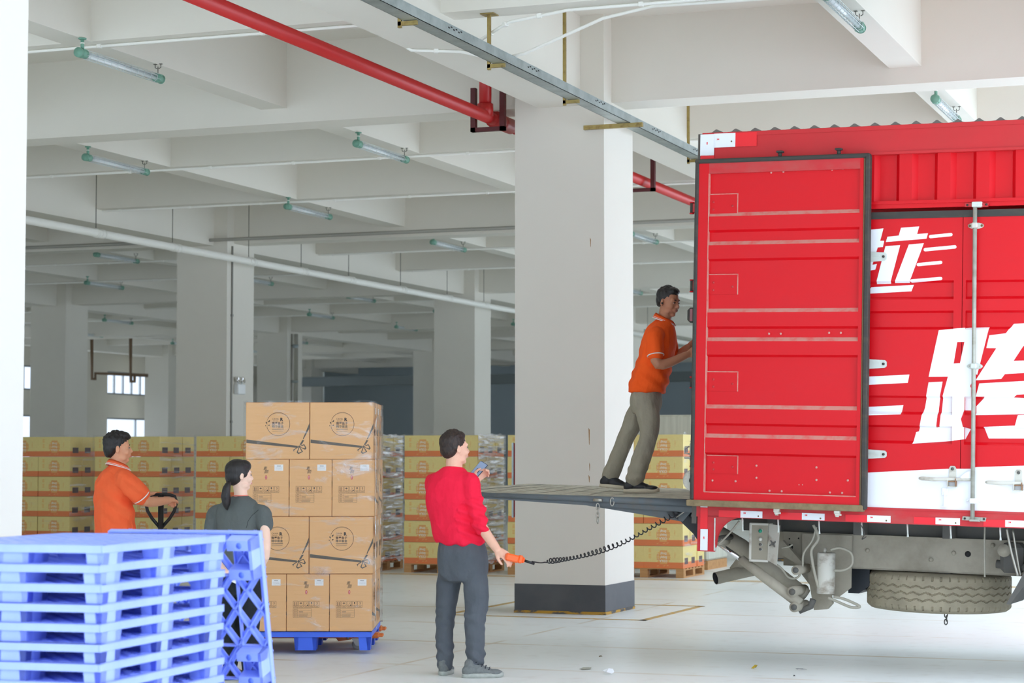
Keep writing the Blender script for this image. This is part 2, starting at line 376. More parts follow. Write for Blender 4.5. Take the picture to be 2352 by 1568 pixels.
# ---------------------------------------------------------------- caged tube lamps
GRN = mat('green_cast_housing', srgb(118,166,146), .45)
TUBE = mat('unlit_tube', srgb(245,248,250), .15, 0.0, coat=.5)
REFL = mat('lamp_reflector', srgb(226,232,234), .35, .3)
GL2 = mat('lamp_glass', (.9,.97,1), .03, alpha=.1)
WIRE = mat('cage_wire', srgb(205,215,215), .35, .5)
def make_lamp():
    t = thing('tube_lamp', 'unlit caged tube lamp', 'lamp', group='caged tube lamps under the beams')
    Lg = 1.25; R_ = .036
    rx = Matrix.Rotation(-pi/2, 4, 'X')
    for y, s in ((-.02, 1), (Lg+.02, -1)):
        c = MB().cyl((0, y-.05, 0), (0, y+.05, 0), R_+.004, GRN, 20).cyl((0, y-.065*s-.004, 0), (0, y-.05*s+.004, 0), R_+.008, GRN, 20)
        if s > 0: c.cyl((0, y, R_*.7), (0, y, .125), .016, GRN, 12).cyl((0, y, .125), (0, y, .135), .036, GRN, 16).cyl((0, y, .085), (0, y, .095), .018, PVC, 12)
        else:
            for q in (-.03, .03): c.tube([(q, y, .135), (q, y, .1), (q*.3, y, .09)], .004, STEELD, 6).box((q-.014, y-.012, .13), (q+.014, y+.012, .135), STEELD)
            c.cyl((0, y, .03), (0, y, .11), .004, STEELD, 6)
        for q in range(4): c.box((cos(q*pi/2+.8)*(R_+.006)-.005, y-.03, sin(q*pi/2+.8)*(R_+.006)-.005), (cos(q*pi/2+.8)*(R_+.006)+.005, y+.03, sin(q*pi/2+.8)*(R_+.006)+.005))
        c.build('end_cap', None, t)
    MB().cyl((0, .03, -.004), (0, Lg-.03, -.004), .019, TUBE, 14).build('tube', None, t)
    rf = MB(); n = 9
    vs = []; 
    for y in (.03, Lg-.03):
        for k in range(n): a = radians(20+140*k/(n-1)); vs.append((cos(a)*R_*.93, y, sin(a)*R_*.93))
    rf.add(vs, [(k, k+1, n+k+1, n+k) for k in range(n-1)], REFL, smooth=True); rf.build('reflector', None, t)
    MB().tube([(0, .03, 0), (0, Lg-.03, 0)], R_, GL2, 20, caps=False).build('glass_sleeve', None, t)
    cg = MB(); rc = R_+.008
    for a in (-160, -90, -20, 50, 130): cg.tube([(cos(radians(a))*rc, .0, sin(radians(a))*rc), (cos(radians(a))*rc, Lg, sin(radians(a))*rc)], .0028, WIRE, 5)
    for i in range(11):
        y = .06+(Lg-.12)*i/10
        cg.tube([(cos(radians(a))*rc, y, sin(radians(a))*rc) for a in range(-200, 60, 26)], .0026, WIRE, 5)
    cg.build('wire_cage', None, t)
    return t
lamp0 = make_lamp(); first = True
lampn = 0; FAR_N = ['first', 'second', 'third', 'fourth', 'fifth', 'sixth']
ord_ = {(-9.98, 15.7): 'large unlit caged tube lamp at the upper left, nearest of all', (-3.4, 15.7): 'large unlit caged tube lamp at the top edge above the truck',
        (-3.4, 20.75): 'unlit caged tube lamp just above the truck roof', (-13.42, 21.25): 'unlit caged tube lamp left of the orange man, second row', (-9.98, 21.4): 'unlit caged tube lamp left of the near column, second row',
        (-13.42, 26.45): 'unlit caged tube lamp in the third row above the kraft boxes', (-13.42, 31.7): 'unlit caged tube lamp just left of the near column, behind the white pipe', (-9.98, 31.6): 'unlit caged tube lamp between the near column and the truck, upper one', (-13.42, 41.8): 'unlit caged tube lamp beside the head of the man on the lift'}
def place_lamp(x, y, lab=None):
    global first
    t = lamp0 if first else copy_tree(lamp0); first = False
    t.location = (x, y, ZS-.135); t['label'] = lab or 'unlit caged tube lamp far back under the beams'
    return t
for (x, y), lab in ord_.items(): place_lamp(x, y, lab)
for k, y in enumerate((31.55, 36.8, 41.8, 46.7, 52, 57.3)): place_lamp(-19.72, y, 'unlit caged tube lamp far back, %s in the right hand far row' % FAR_N[k])
for k, y in enumerate((36.6, 41.9, 46.7, 52, 57.2)): place_lamp(-23.1, y, 'unlit caged tube lamp far back, %s in the middle far row' % FAR_N[k])
for k, y in enumerate((46.7, 51.8, 57)): place_lamp(-28.95, y, 'unlit caged tube lamp far back, %s in the left of middle far row' % FAR_N[k])
for k, y in enumerate((51.6, 57, 62)): place_lamp(-32.9, y, 'unlit caged tube lamp far back, %s in the far left far row' % FAR_N[k])

# shiny downpipe, brown wall pipes with U bends, rust marks on the near column
dp = thing('downpipe', 'shiny metal downpipe on a column deep in the hall', 'pipe')
MB().cyl((-26.43, 52.5, .1), (-26.43, 52.5, 4.95), .09, CHR, 16).build('pipe_run', None, dp)
for z in (1.2, 2.4, 3.6, 4.6): MB().cyl((-26.43, 52.5, z), (-26.43, 52.5, z+.06), .1, GALV, 16).build('band', None, dp)
BRP = mat('brown_pipe', srgb(120,96,74), .5)
wp2 = thing('sprinkler_pipe', 'brown pipe with U shaped drops in front of the far windows', 'pipe')
for pts in ([(211,775),(211,870),(219,870),(219,857),(340,862)], [(300,775),(300,876),(309,876),(309,860)]):
    MB().tube([at(u, v, 66.5) for u, v in pts], .055, BRP, 8).build('pipe_bend', None, wp2)
RST = mat('rust_mark', srgb(160,118,60), .8)
for u, v0, v1, w in ((1353, 982, 1022, .012), (1354, 1062, 1082, .008), (1353, 1090, 1108, .012), (1356, 545, 568, .01)):
    a = onplane(u, v0, Vector((0, 19.378, 0)), Vector((0, 1, 0))); b_ = onplane(u, v1, Vector((0, 19.378, 0)), Vector((0, 1, 0)))
    c_ = next(o for o in bpy.data.objects if o.get('label', '').startswith('tall square white'))
    MB().add([(a.x-w/2, 19.3785, a.z), (a.x+w/2, 19.3785, a.z-.02), (a.x+w*.3, 19.3785, b_.z), (a.x-w*.1, 19.3785, b_.z+.01)], [(0, 3, 2, 1)], RST).build('rust_mark', None, c_)
# ================================================================ row of yellow carton stacks
YBX = mat('yellow_carton', srgb(238,218,140), .62, noise=(30, .25, srgb(214,192,118), .4, .7))
OBX = mat('orange_carton_band', srgb(232,126,62), .6)
EMB = mat('orange_emblem_ink', srgb(238,184,102), .6)
EMB2 = mat('dark_orange_ink', srgb(232,166,92), .6)
WINK = mat('white_ink', srgb(240,236,222), .6)
PURP = mat('dark_purple_label', srgb(72,46,58), .5)
SEAM = mat('carton_seam', srgb(120,96,60), .8)
BW, BD, BH = .519, .316, .2785
def carton_yellow():
    m = MB(); zb = .076
    for (z0, z1, mm) in ((0, zb, OBX), (zb, BH, YBX)):
        vs = [(0,0,z0),(BW,0,z0),(BW,BD,z0),(0,BD,z0),(0,0,z1),(BW,0,z1),(BW,BD,z1),(0,BD,z1)]
        fs = [(0,1,5,4),(1,2,6,5),(2,3,7,6),(3,0,4,7)] + ([(0,3,2,1)] if z0 == 0 else [])
        m.add(vs, fs, mm)
    e = .001     # top flaps meet in the middle
    m.box((0, 0, BH-.001), (BW, BD/2-e, BH), YBX).box((0, BD/2+e, BH-.001), (BW, BD, BH), YBX)
    return m.mesh('carton')
def emblem(cx, cz, M=None):
    m = MB(); R_ = .088
    for k in range(7):    # a disc drawn as stacked wavy strips, as printed
        z0 = cz - R_ + k*2*R_/7; z1 = z0 + 2*R_/7*.93; zz = (z0+z1)/2-cz
        w = sqrt(max(R_*R_-zz*zz, .0009))
        m.poly([(cx-w-.006, z0), (cx+w, z0), (cx+w+.007, (z0+z1)/2), (cx+w, z1), (cx-w, z1)], .0004, EMB if k % 2 else EMB2, M)
    for t, s, z in (('COLA', .042, cz-.046), ('Enjoy!', .04, cz-.002), ('Drug!', .038, cz+.045)):
        addtext(m, t, s, cx, z, WINK, t=.0012, M=M, bold=.0009, flip=True, sx=.92)
    for a in range(5): m.poly([(cx-.07+q[0]*.0045, cz+.045-a*.02+q[1]*.0045) for q in ((1,0),(.5,.87),(-.5,.87),(-1,0),(-.5,-.87),(.5,-.87))], .0014, WINK, M)
    for dx, dz in ((-.085, -.115), (0, -.112), (.045, -.108)): m.strip([(cx+dx, cz+dz), (cx+dx+.022, cz+dz+.008)], .006, .0009, EMB, M)
    return m
def yprint():
    m = emblem(.262, .14)
    addtext(m, 'ATREUS', .021, .412, .165, EMB2, t=.001, rot=-pi/2)
    for i, z in enumerate((.235, .215, .2, .165, .145, .125)):
        m.poly([(.066, z), (.098, z), (.098, z+.01), (.066, z+.01)], .0006, EMB)
    # right side (faces +x): dark label with white lines
    S = Matrix.Translation((BW, 0, 0)) @ Matrix.Rotation(pi/2, 4, 'Z')
    m.poly([(.07, .05), (.22, .05), (.22, .128), (.07, .128)], .001, PURP, S)
    for k in range(4): m.strip([(.085, .063+k*.017), (.205-.022*(k % 3), .063+k*.017)], .004, .0016, SEAM, S)
    return m.mesh('print')
ycart = carton_yellow(); yprt = yprint()
WOOD = mat('pallet_wood', srgb(196,150,98), .8, noise=((2, 30, 30), .7, srgb(160,112,66), .35, .7), bump=((4, 40, 40), .3, .01))
def wood_pallet(lab, loc, w=1.05, d=.97, h=.12):
    t = thing('wooden_pallet', lab, 'pallet', loc=loc, group='wooden pallets under the yellow cartons')
    bl = MB().box((0, 0, 0), (.1, .1, h-.046)).mesh('block'); 
    for x in (0, w/2-.05, w-.1):
        for y in (0, d/2-.05, d-.1): inst('block', bl, t, (x, y, .02))
    sk = MB().box((0, 0, 0), (.1, d, .02)).mesh('runner')
    for x in (0, w/2-.05, w-.1): inst('runner', sk, t, (x, 0, 0))
    cr = MB().box((0, 0, 0), (.1, d, .013)).mesh('stringer')
    for x in (0, w/2-.05, w-.1): inst('stringer', cr, t, (x, 0, h-.026))
    st = MB().box((0, 0, 0), (w, .085, .013)).mesh('slat')
    for k in range(7): inst('slat', st, t, (0, (d-.085)*k/6, h-.013))
    for m_ in (bl, sk, cr, st): 
        if not m_.materials: m_.materials.append(WOOD)
    return t
def film_extra(scale, lo, hi, mx, tint=(1,1,1)):
    def f(m, nt, b, tc):
        N = nt.nodes; L = nt.links; out = N['Material Output']
        mp = N.new('ShaderNodeMapping'); mp.inputs['Scale'].default_value = scale; mp.inputs['Rotation'].default_value = (.42, .1, 0); L.new(tc.outputs['Object'], mp.inputs[0])
        n = N.new('ShaderNodeTexNoise'); n.inputs['Scale'].default_value = 1; n.inputs['Detail'].default_value = 6; n.inputs['Roughness'].default_value = .65; n.inputs['Distortion'].default_value = .6; L.new(mp.outputs[0], n.inputs[0])
        r = N.new('ShaderNodeMapRange'); r.inputs[1].default_value = lo; r.inputs[2].default_value = hi; r.inputs[3].default_value = .03; r.inputs[4].default_value = mx; L.new(n.outputs[0], r.inputs[0])
        tr_ = N.new('ShaderNodeBsdfTransparent'); tr_.inputs[0].default_value = (.97,.97,.97,1)
        bp = N.new('ShaderNodeBump'); bp.inputs['Strength'].default_value = .9; bp.inputs['Distance'].default_value = .02; L.new(n.outputs[0], bp.inputs['Height'])
        b.inputs['Base Color'].default_value = (.9,.9,.9,1); b.inputs['Roughness'].default_value = .16; b.inputs['Specular IOR Level'].default_value = 1
        L.new(bp.outputs[0], b.inputs['Normal'])
        gl = N.new('ShaderNodeBsdfGlossy'); gl.inputs['Roughness'].default_value = .14; L.new(bp.outputs[0], gl.inputs['Normal'])
        ms = N.new('ShaderNodeMixShader'); L.new(r.outputs[0], ms.inputs[0]); L.new(tr_.outputs[0], ms.inputs[1])
        m2 = N.new('ShaderNodeMixShader'); m2.inputs[0].default_value = .45; L.new(gl.outputs[0], m2.inputs[1]); L.new(b.outputs[0], m2.inputs[2])
        L.new(m2.outputs[0], ms.inputs[2]); L.new(ms.outputs[0], out.inputs['Surface'])
    return f
FILMY = mat('stretch_film_strong_sheen', (.9,.9,.9), extra=film_extra((1.2, 2.2, 26), .40, .60, .92))  # one film throughout; daylight sheen of the right faces put into its streaks
FILML = mat('stretch_film_soft_sheen', (.9,.9,.9), extra=film_extra((1.5, 1.5, 22), .52, .72, .6))
FILMF = mat('stretch_film_faint_sheen', (.9,.9,.9), extra=film_extra((1.5, 1.5, 14), .62, .82, .35))
def film(name, lab, x0, y0, z0, x1, y1, z1, mf, ms, M=None, group=None, jag=.004, seed=1):
    rnd = random.Random(seed); nz = 26
    m = MB()
    per = []
    nx = 10
    for i in range(nx): per.append((x0+(x1-x0)*i/nx, y0, 0))
    for i in range(nx): per.append((x1, y0+(y1-y0)*i/nx, 1))
    for i in range(nx): per.append((x1-(x1-x0)*i/nx, y1, 2))
    for i in range(nx): per.append((x0, y1-(y1-y0)*i/nx, 3))
    P = len(per); vs = []
    for k in range(nz+1):
        for (x, y, s) in per:
            j = rnd.random()*jag
            z = z0+(z1-z0)*k/nz
            if k == nz: z += rnd.uniform(-.01, .018)
            if k == 0: z += rnd.uniform(-.03, .03)
            ox = {1: j, 3: -j}.get(s, 0); oy = {0: -j, 2: j}.get(s, 0)
            vs.append((x+ox, y+oy, z))
    a = []; b_ = []
    for k in range(nz):
        for q in range(P):
            f = (k*P+q, k*P+(q+1) % P, (k+1)*P+(q+1) % P, (k+1)*P+q)
            (b_ if per[q][2] in (1, 2) else a).append(f)
    me = MB(); me.add(vs, a, mf, smooth=True); me.f += [list(f) for f in b_]; k2 = me.m(ms); me.mi += [k2]*len(b_); me.sm += [True]*len(b_)
    o = me.build(name); 
    if M is not None: o.matrix_world = M
    return tag(o, lab, 'film', group)
YF = 25.6
stacks = [(-16.42, 'leftmost yellow stack', FILMF, FILML), (-14.97, 'second stack from the left, behind the orange man at the jack', FILMF, FILML), (-13.35, 'third stack from the left, behind the woman', FILMF, FILML),
          (-11.70, 'fourth stack from the left, half behind the kraft boxes', FILMF, FILMY), (-10.21, 'fifth stack from the left, behind the man in the red sweater', FILMF, FILMY),
          (-8.74, 'sixth stack from the left, mostly behind the near column', FILMF, FILMY), (-7.42, 'rightmost stack, beyond the tail lift', FILMF, FILML)]
LAY = ['bottom', 'second', 'third', 'fourth', 'fifth', 'top']
ybox0 = None
def place_carton(x, y, z, lab, grp, rz=0.0):
    global ybox0
    if ybox0 is None:
        o = inst('yellow_carton', ycart); inst('print', yprt, o); ybox0 = o
        o['category'] = 'box'
    else: o = copy_tree(ybox0)
    o.location = (x, y, z); o.rotation_euler = (0, 0, rz); o['label'] = lab; o['group'] = grp; return o
for si, (xr, sn, mf, ms) in enumerate(stacks):
    rr = random.Random(si+3)
    wood_pallet('wooden pallet under the %s' % sn.split(',')[0], (xr-1.05, YF, 0))
    for L_ in range(6):
        z = .121+L_*.282
        spots_ = [(xr-1.045, YF, 'front left'), (xr-.521, YF, 'front right'), (xr-.521, YF+.32, 'right side middle'), (xr-.521, YF+.64, 'right side rear')]
        if si == 5: spots_ = spots_[:2]
        if 3 <= si: pass
        for x, y, pn in spots_:
            place_carton(x+rr.uniform(-.006, .006), y+rr.uniform(-.005, .003), z, 'yellow carton, %s, %s layer, %s' % (pn, LAY[L_], sn.split(',')[0]), 'yellow cartons, %s' % sn)
    film('stretch_film', 'clear stretch film wrapped round the %s' % sn.split(',')[0], xr-1.07, YF-.02, .13, xr+.015, YF+.985, .121+6*.282+.012, mf, ms, group='stretch film on the yellow stacks', seed=si)
# a taller wrapped load behind the rightmost stack, and dark timber behind the second one
WRAP = mat('white_wrapped_load', srgb(205,206,190), .45, noise=((20, 20, 1), .6, srgb(170,172,155), .4, .7))
bk = thing('wrapped_load', 'tall pale wrapped load behind the rightmost yellow stack', 'wrapped goods', loc=(-8.9, 27.6, 0))
MB().bbox((0, 0, .12), (1.25, 1, 2.1), .03, WRAP).build('load', None, bk)
pm_ = MB()
for x in (0, .55, 1.12): pm_.box((x, 0, 0), (x+.12, 1, .1), WOOD)
pm_.box((0, 0, .1), (1.24, 1, .12), WOOD); pm_.build('pallet_base', None, bk)
dk = thing('timber_pile', 'dark timber planks lying on a load behind the second yellow stack', 'timber', loc=(-20.0, 33.5, 0))
DW = mat('dark_timber', srgb(70,52,38), .8)
MB().bbox((0, 0, 0), (3.3, 1.2, 1.84), .02, mat('grey_crate', srgb(120,115,105), .8)).build('crate', None, dk)
rr = random.Random(5)
for k in range(9):
    MB().box((0, 0, 0), (rr.uniform(.8, 1.5), .12, .05)).build('plank', DW, dk)
    o = bpy.data.objects[dk.children[-1].name]; o.location = (.1+k*.26, rr.uniform(0, .9), 1.85+.055*(k % 3)); o.rotation_euler = (0, rr.uniform(-.06, .06) if k % 3 == 2 else 0, rr.uniform(-.3, .3))
# ================================================================ kraft cartons on the pallet jack
KR = mat('kraft_carton', srgb(236,184,128), .6, noise=((3, 3, 60), .35, srgb(222,168,112), .4, .7))
INK = mat('dark_brown_ink', srgb(92,66,50), .6)
INKB = mat('black_ink', srgb(50,44,40), .6)
RIB = mat('grey_ribbon_ink', srgb(98,90,80), .6)
SEAL = mat('red_seal_ink', srgb(214,70,70), .6)
PAPER = mat('white_paper_label', srgb(240,240,240), .5)
KW, KD, KH = .494, .329, .441
def kraft_mesh():
    m = MB(); e = .001
    m.bbox((0, 0, 0), (KW, KD, KH-.001), .004, KR)
    m.box((0, 0, KH-.001), (KW, KD/2-e, KH), KR).box((0, KD/2+e, KH-.001), (KW, KD, KH), KR)
    return m.mesh('carton')
def kraft_long(m, M):
    s = .493/144.0     # metres per photograph pixel on this face
    P = lambda u, v: ((u-565)*s, (1053-v)*s)
    q = lambda X, Y: P(600+X/13.07, 930+Y/13.07)
    t = .0008
    c = q(505, 570); R_ = 345/13.07*s
    arc = [(c[0]+R_*cos(radians(a)), c[1]+R_*sin(radians(a))) for a in range(-165, 160, 7)]
    m.strip(arc, .0032, t, INK, M); 
    arc2 = [(c[0]+R_*.94*cos(radians(a)), c[1]+R_*.94*sin(radians(a))) for a in range(60, 130, 10)]
    m.strip(arc2, .0008, t, INK, M)
    for (a, b_, w) in (((205,520),(262,450),.011), ((175,565),(132,500),.009), ((205,620),(262,588),.009), ((140,640),(120,598),.007)):
        p0 = Vector(q(*a)); p1 = Vector(q(*b_)); d = p1-p0; n_ = Vector((-d.y, d.x)).normalized()*w/2
        m.poly([tuple(p0), tuple(p0+d*.5-n_), tuple(p1), tuple(p0+d*.5+n_)], t, INKB, M)
    m.strip([q(180,440), q(172,560), q(178,640), q(168,690)], .0012, t, INK, M)
    x0, z0 = q(425, 420); addtext(m, 'CAVIA', .0185, x0-.001, z0, INK, t=t, M=M, sx=.95)
    x0, z0 = q(600, 437); addtext(m, 'R', .035, x0, z0, INKB, t=t, M=M, bold=.0016)
    x0, z0 = q(425, 478); addtext(m, 'PERFUMERY', .008, x0, z0, INK, t=t, M=M)
    x0, z0 = q(492, 555); addtext(m, '微萃鱼子', .0225, x0, z0, INK, t=t, M=M, bold=.0005)
    x0, z0 = q(492, 647); addtext(m, '精华套盒', .0225, x0, z0, RIB, t=t, M=M, bold=.0003)
    for yy, ww in ((718, 335), (732, 335), (782, 320)): m.strip([q(330, yy), q(330+ww, yy-6)], .0022, t, RIB, M)
    m.poly([P(566.5, 1008.5), P(566.5, 1016.5), P(683, 1027.5), P(683, 1023)], t, RIB, M)
    m.poly([q(1235,1012), q(1258,1022), q(1428,700), q(1428,545)], t, RIB, M)
    m.poly([q(1142,1185), q(1190,1192), q(1285,1045), q(1245,1050), q(1230,1030)], t, RIB, M)
    for a in ([q(1090,1270), q(985,1340), q(975,1395), q(960,1350), q(935,1340), q(1080,1255)],
              [q(1110,1275), q(1055,1410), q(1085,1415), q(1135,1275)], [q(1055,1410), q(1110,1458), q(1130,1415), q(1085,1400)], [q(1110,1458), q(1245,1390), q(1205,1385), q(1130,1415)], [q(1245,1390), q(1165,1270), q(1150,1285), q(1205,1388)],
              [q(1160,1215), q(1280,1165), q(1290,1195), q(1170,1230)], [q(1280,1165), q(1348,1285), q(1305,1280), q(1278,1200)], [q(1348,1285), q(1312,1330), q(1290,1300), q(1305,1270)], [q(1312,1330), q(1160,1265), q(1165,1250), q(1295,1290)],
              [q(1130,1200), q(1165,1215), q(1170,1260), q(1120,1280), q(1085,1245)]):
        m.poly(a, t, RIB, M)
def kraft_end(m, M):
    s = .327/100.0
    q = lambda X, Y: ((740+X/13.07-757.8)*s, (1184-(1060+Y/13.07))*s)
    t = .0008
    for i, x in enumerate((440, 605, 775, 935, 1100)):
        w = 140; a = [q(x, 695), q(x+w, 695), q(x+w, 885), q(x, 885)]
        m.strip(a, .0016, t, INK, M, closed=True); m.strip([q(x, 830), q(x+w, 830)], .0012, t, INK, M)
        m.strip([q(x+30, 858), q(x+w-30, 858)], .003, t, INK, M)
    for x in (480, 530): m.strip([q(x, 820), q(x, 735)], .004, t, INK, M); m.poly([q(x-14, 745), q(x+14, 745), q(x, 712)], t, INK, M)
    cc = q(675, 765); m.poly([(cc[0]+.0085*cos(radians(a)), cc[1]+.0085*sin(radians(a))*.9) for a in range(0, 181, 20)], t, INKB, M); m.strip([q(675, 765), q(675, 815)], .0012, t, INK, M)
    m.strip([q(800, 815), q(890, 720)], .001, t, INK, M); m.strip([q(830, 720), q(885, 800)], .001, t, INK, M); m.poly([q(860, 815), q(890, 800), q(905, 825), q(875, 835)], t, INKB, M)
    cc = q(1005, 745); m.poly([(cc[0]+.0048*cos(radians(a)), cc[1]+.0068*sin(radians(a))) for a in range(0, 360, 30)], t, INKB, M); m.strip([q(1005, 770), q(1005, 815)], .0012, t, INK, M); m.strip([q(985, 815), q(1025, 815)], .001, t, INK, M)
    x0, z0 = q(1175, 758); addtext(m, '3', .026, x0, z0, INK, t=t, M=M)
    a = [q(440, 918), q(1000, 918), q(1000, 1185), q(440, 1185)]; m.strip(a, .0016, t, INK, M, closed=True)
    for y in (985, 1052, 1118): m.strip([q(440, y), q(1000, y)], .0011, t, INK, M)
    m.strip([q(575, 918), q(575, 1185)], .0011, t, INK, M)
    for y in (950, 1018, 1085, 1150): x0, z0 = q(508, y); addtext(m, '品名', .0105, x0, z0, INK, t=t, M=M)
    m.strip([q(620, 1018), q(740, 1018)], .004, t, RIB, M); m.strip([q(610, 1085), q(890, 1085)], .003, t, RIB, M); m.strip([q(610, 1150), q(875, 1150)], .0045, t, RIB, M)
    x0, z0 = q(825, 140); addtext(m, '素', .03, x0-.004, z0, INKB, t=t, M=M, shear=.2)
    x0, z0 = q(845, 245); addtext(m, '颜', .032, x0, z0, INKB, t=t, M=M, shear=.2)
    cc = q(840, 415); m.poly([(cc[0]+.0085*cos(radians(a)), cc[1]+.0165*sin(radians(a))) for a in range(0, 360, 30)], t, SEAL, M)
    x0, z0 = cc; addtext(m, '素', .010, x0, z0+.005, PAPER, t=t*2, M=M); addtext(m, '颜', .010, x0, z0-.006, PAPER, t=t*2, M=M)
EK = [Matrix.Identity(4), Matrix.Translation((KW, KD, 0)) @ Matrix.Rotation(pi, 4, 'Z'), Matrix.Translation((KW, 0, 0)) @ Matrix.Rotation(pi/2, 4, 'Z'), Matrix.Translation((0, KD, 0)) @ Matrix.Rotation(-pi/2, 4, 'Z')]
km = kraft_mesh()
pk = MB(); kraft_long(pk, EK[0]); kraft_long(pk, EK[1]); kraft_end(pk, EK[2]); kraft_end(pk, EK[3]); kprt = pk.mesh('print')
lb = MB()
for M_ in (EK[2], EK[3]):
    s = .327/100.0; X0, X1 = (740+1100/13.07-757.8)*s, (740+1372/13.07-757.8)*s; Z1, Z0 = (1184-(1060+15/13.07))*s, (1184-(1060+210/13.07))*s
    lb.poly([(X0, Z0), (X1, Z0), (X1, Z1), (X0, Z1)], .0012, PAPER, M_)
    lb.strip([(X0+.02, Z1-.012), (X1-.02, Z1-.012)], .003, .0016, RIB, M_)
    for k in range(3): lb.strip([(X0+.01, Z1-.022-.007*k), (X1-.008, Z1-.022-.007*k)], .0006, .0016, RIB, M_)
klab = lb.mesh('paper_label')
tp = MB().box((-.0012, -.0012+0, KH*.45), (.02, .0004, KH*.45+.026)); 
DK_ = 16.35
KM = Matrix.Identity(4)
o_ = CAMO + FW*DK_ + RT*((565-1176)/4825*DK_); 
KM = Matrix(((RT.x, FW.x, 0, o_.x), (RT.y, FW.y, 0, o_.y), (0, 0, 1, 0), (0, 0, 0, 1)))
kb0 = None
def place_kraft(x, y, z, rz, lab):
    global kb0
    if kb0 is None:
        kb0 = inst('kraft_carton', km); inst('print', kprt, kb0); inst('paper_label', klab, kb0); kb0['category'] = 'box'; kb0['group'] = 'kraft cartons on the pallet jack'; o = kb0
    else: o = copy_tree(kb0)
    o.matrix_world = KM @ Matrix.Translation((x, y, z)) @ Matrix.Rotation(rz, 4, 'Z'); o['label'] = lab
rr = random.Random(11)
rows = [('bottom', 0, -.012), ('second', 1, 0), ('third', 0, .004), ('top', 1, 0)]
for k, (rn, wide, sh) in enumerate(rows):
    z = .176 + k*.4435
    if wide:
        for i in range(2):
            for j in range(3): place_kraft(sh+i*.499, .002+j*.333, z, 0, 'kraft carton with ribbon print facing out, %s layer, %s, %s' % (rn, ('left', 'right')[i], ('front', 'middle row', 'rear')[j]))
    else:
        for i in range(3):
            for j in range(2): place_kraft(sh+(i+1)*.333, .002+j*.499, z, pi/2, 'kraft carton with marked end facing out, %s layer, %s, %s' % (rn, ('left', 'middle', 'right')[i], ('front', 'rear')[j]))
FILMK = mat('stretch_film_kraft_sheen', (.9,.9,.9), extra=film_extra((3, 3, 9), .54, .74, .6))  # film highlights put into the streak mask
FILMK2 = mat('stretch_film_kraft_side_sheen', (.9,.9,.9), extra=film_extra((6, 3, 9), .42, .64, .75))  # same film, with a brighter side sheen put into the streaks
film('stretch_film', 'clear stretch film wrapped round the kraft cartons on the pallet jack', -.018, -.008, .19, 1.008, 1.012, .176+4*.4435+.004, FILMK, FILMK2, M=KM, jag=.006, seed=31)
# ---------------------------------------------------------------- blue plastic pallets
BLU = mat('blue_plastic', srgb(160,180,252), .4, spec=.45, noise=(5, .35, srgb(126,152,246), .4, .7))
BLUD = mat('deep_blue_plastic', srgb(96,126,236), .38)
PW, PL, PH, RIM = .80, 1.16, .112, .033
LEGX = [(-.797, -.72), (-.47, -.33), (-.08, -.003)]; LEGY = [(.012, .178), (.50, .65), (.965, 1.148)]
def pallet_deck(bm_mat, legx=LEGX, step=.098, rw=.006):
    m = MB(); z0, z1 = PH-RIM, PH; t = .008
    m.bbox((-PW, 0, z0), (-PW+t, PL, z1), .002, bm_mat).bbox((-t, 0, z0), (0, PL, z1), .002, bm_mat).box((-PW+t, 0, z0), (-t, t, z1), bm_mat).box((-PW+t, PL-t, z0), (-t, PL, z1), bm_mat)
    # straight ribs beside the feet, and the open lattice of slanting ribs between
    zr = z0+.006
    for x in (legx[0][1], legx[1][0], legx[1][1], legx[2][0]): m.box((x-.003, t, zr), (x+.003, PL-t, z1-.001), bm_mat)
    for y in (.178, .50, .65, .965): m.box((-PW+t, y-.003, zr), (-t, y+.003, z1-.001), bm_mat)
    # solid plates over the feet
    for x in legx:
        for y in LEGY: m.box((x[0], y[0], z1-.006), (x[1], y[1], z1), bm_mat)
    m.box((-PW, 0, z1-.004), (-PW+.03, PL, z1), bm_mat).box((-.03, 0, z1-.004), (0, PL, z1), bm_mat).box((-PW, 0, z1-.004), (0, .03, z1), bm_mat).box((-PW, PL-.03, z1-.004), (0, PL, z1), bm_mat)
    def diag(xa, xb, ya, yb, sgn, c):
        # line y = sgn*x*1.25 + c clipped to the rectangle
        pts = []
        k = 1.25*sgn
        for x in (xa, xb):
            y = k*x+c
            if ya <= y <= yb: pts.append((x, y))
        for y in (ya, yb):
            x = (y-c)/k
            if xa < x < xb: pts.append((x, y))
        if len(pts) >= 2 and (Vector(pts[0])-Vector(pts[1])).length > .02:
            p, q = Vector(pts[0]), Vector(pts[1]); d = (q-p).normalized(); n_ = Vector((-d.y, d.x))*rw
            for za, zb, w in ((z1-.005, z1-.0005, 1.9), (zr, z1-.005, .45)):
                a = [p-n_*w, q-n_*w, q+n_*w, p+n_*w]
                m.add([(v.x, v.y, za) for v in a]+[(v.x, v.y, zb) for v in a], [(3,2,1,0),(4,5,6,7),(0,1,5,4),(1,2,6,5),(2,3,7,6),(3,0,4,7)], bm_mat)
    for (xa, xb) in ((-.792, -.008),):
        c = -1.2
        while c < 2.6:
            diag(xa, xb, .008, PL-.008, 1, c); diag(xa, xb, .008, PL-.008, -1, c-.1); c += step
    return m.mesh('deck')
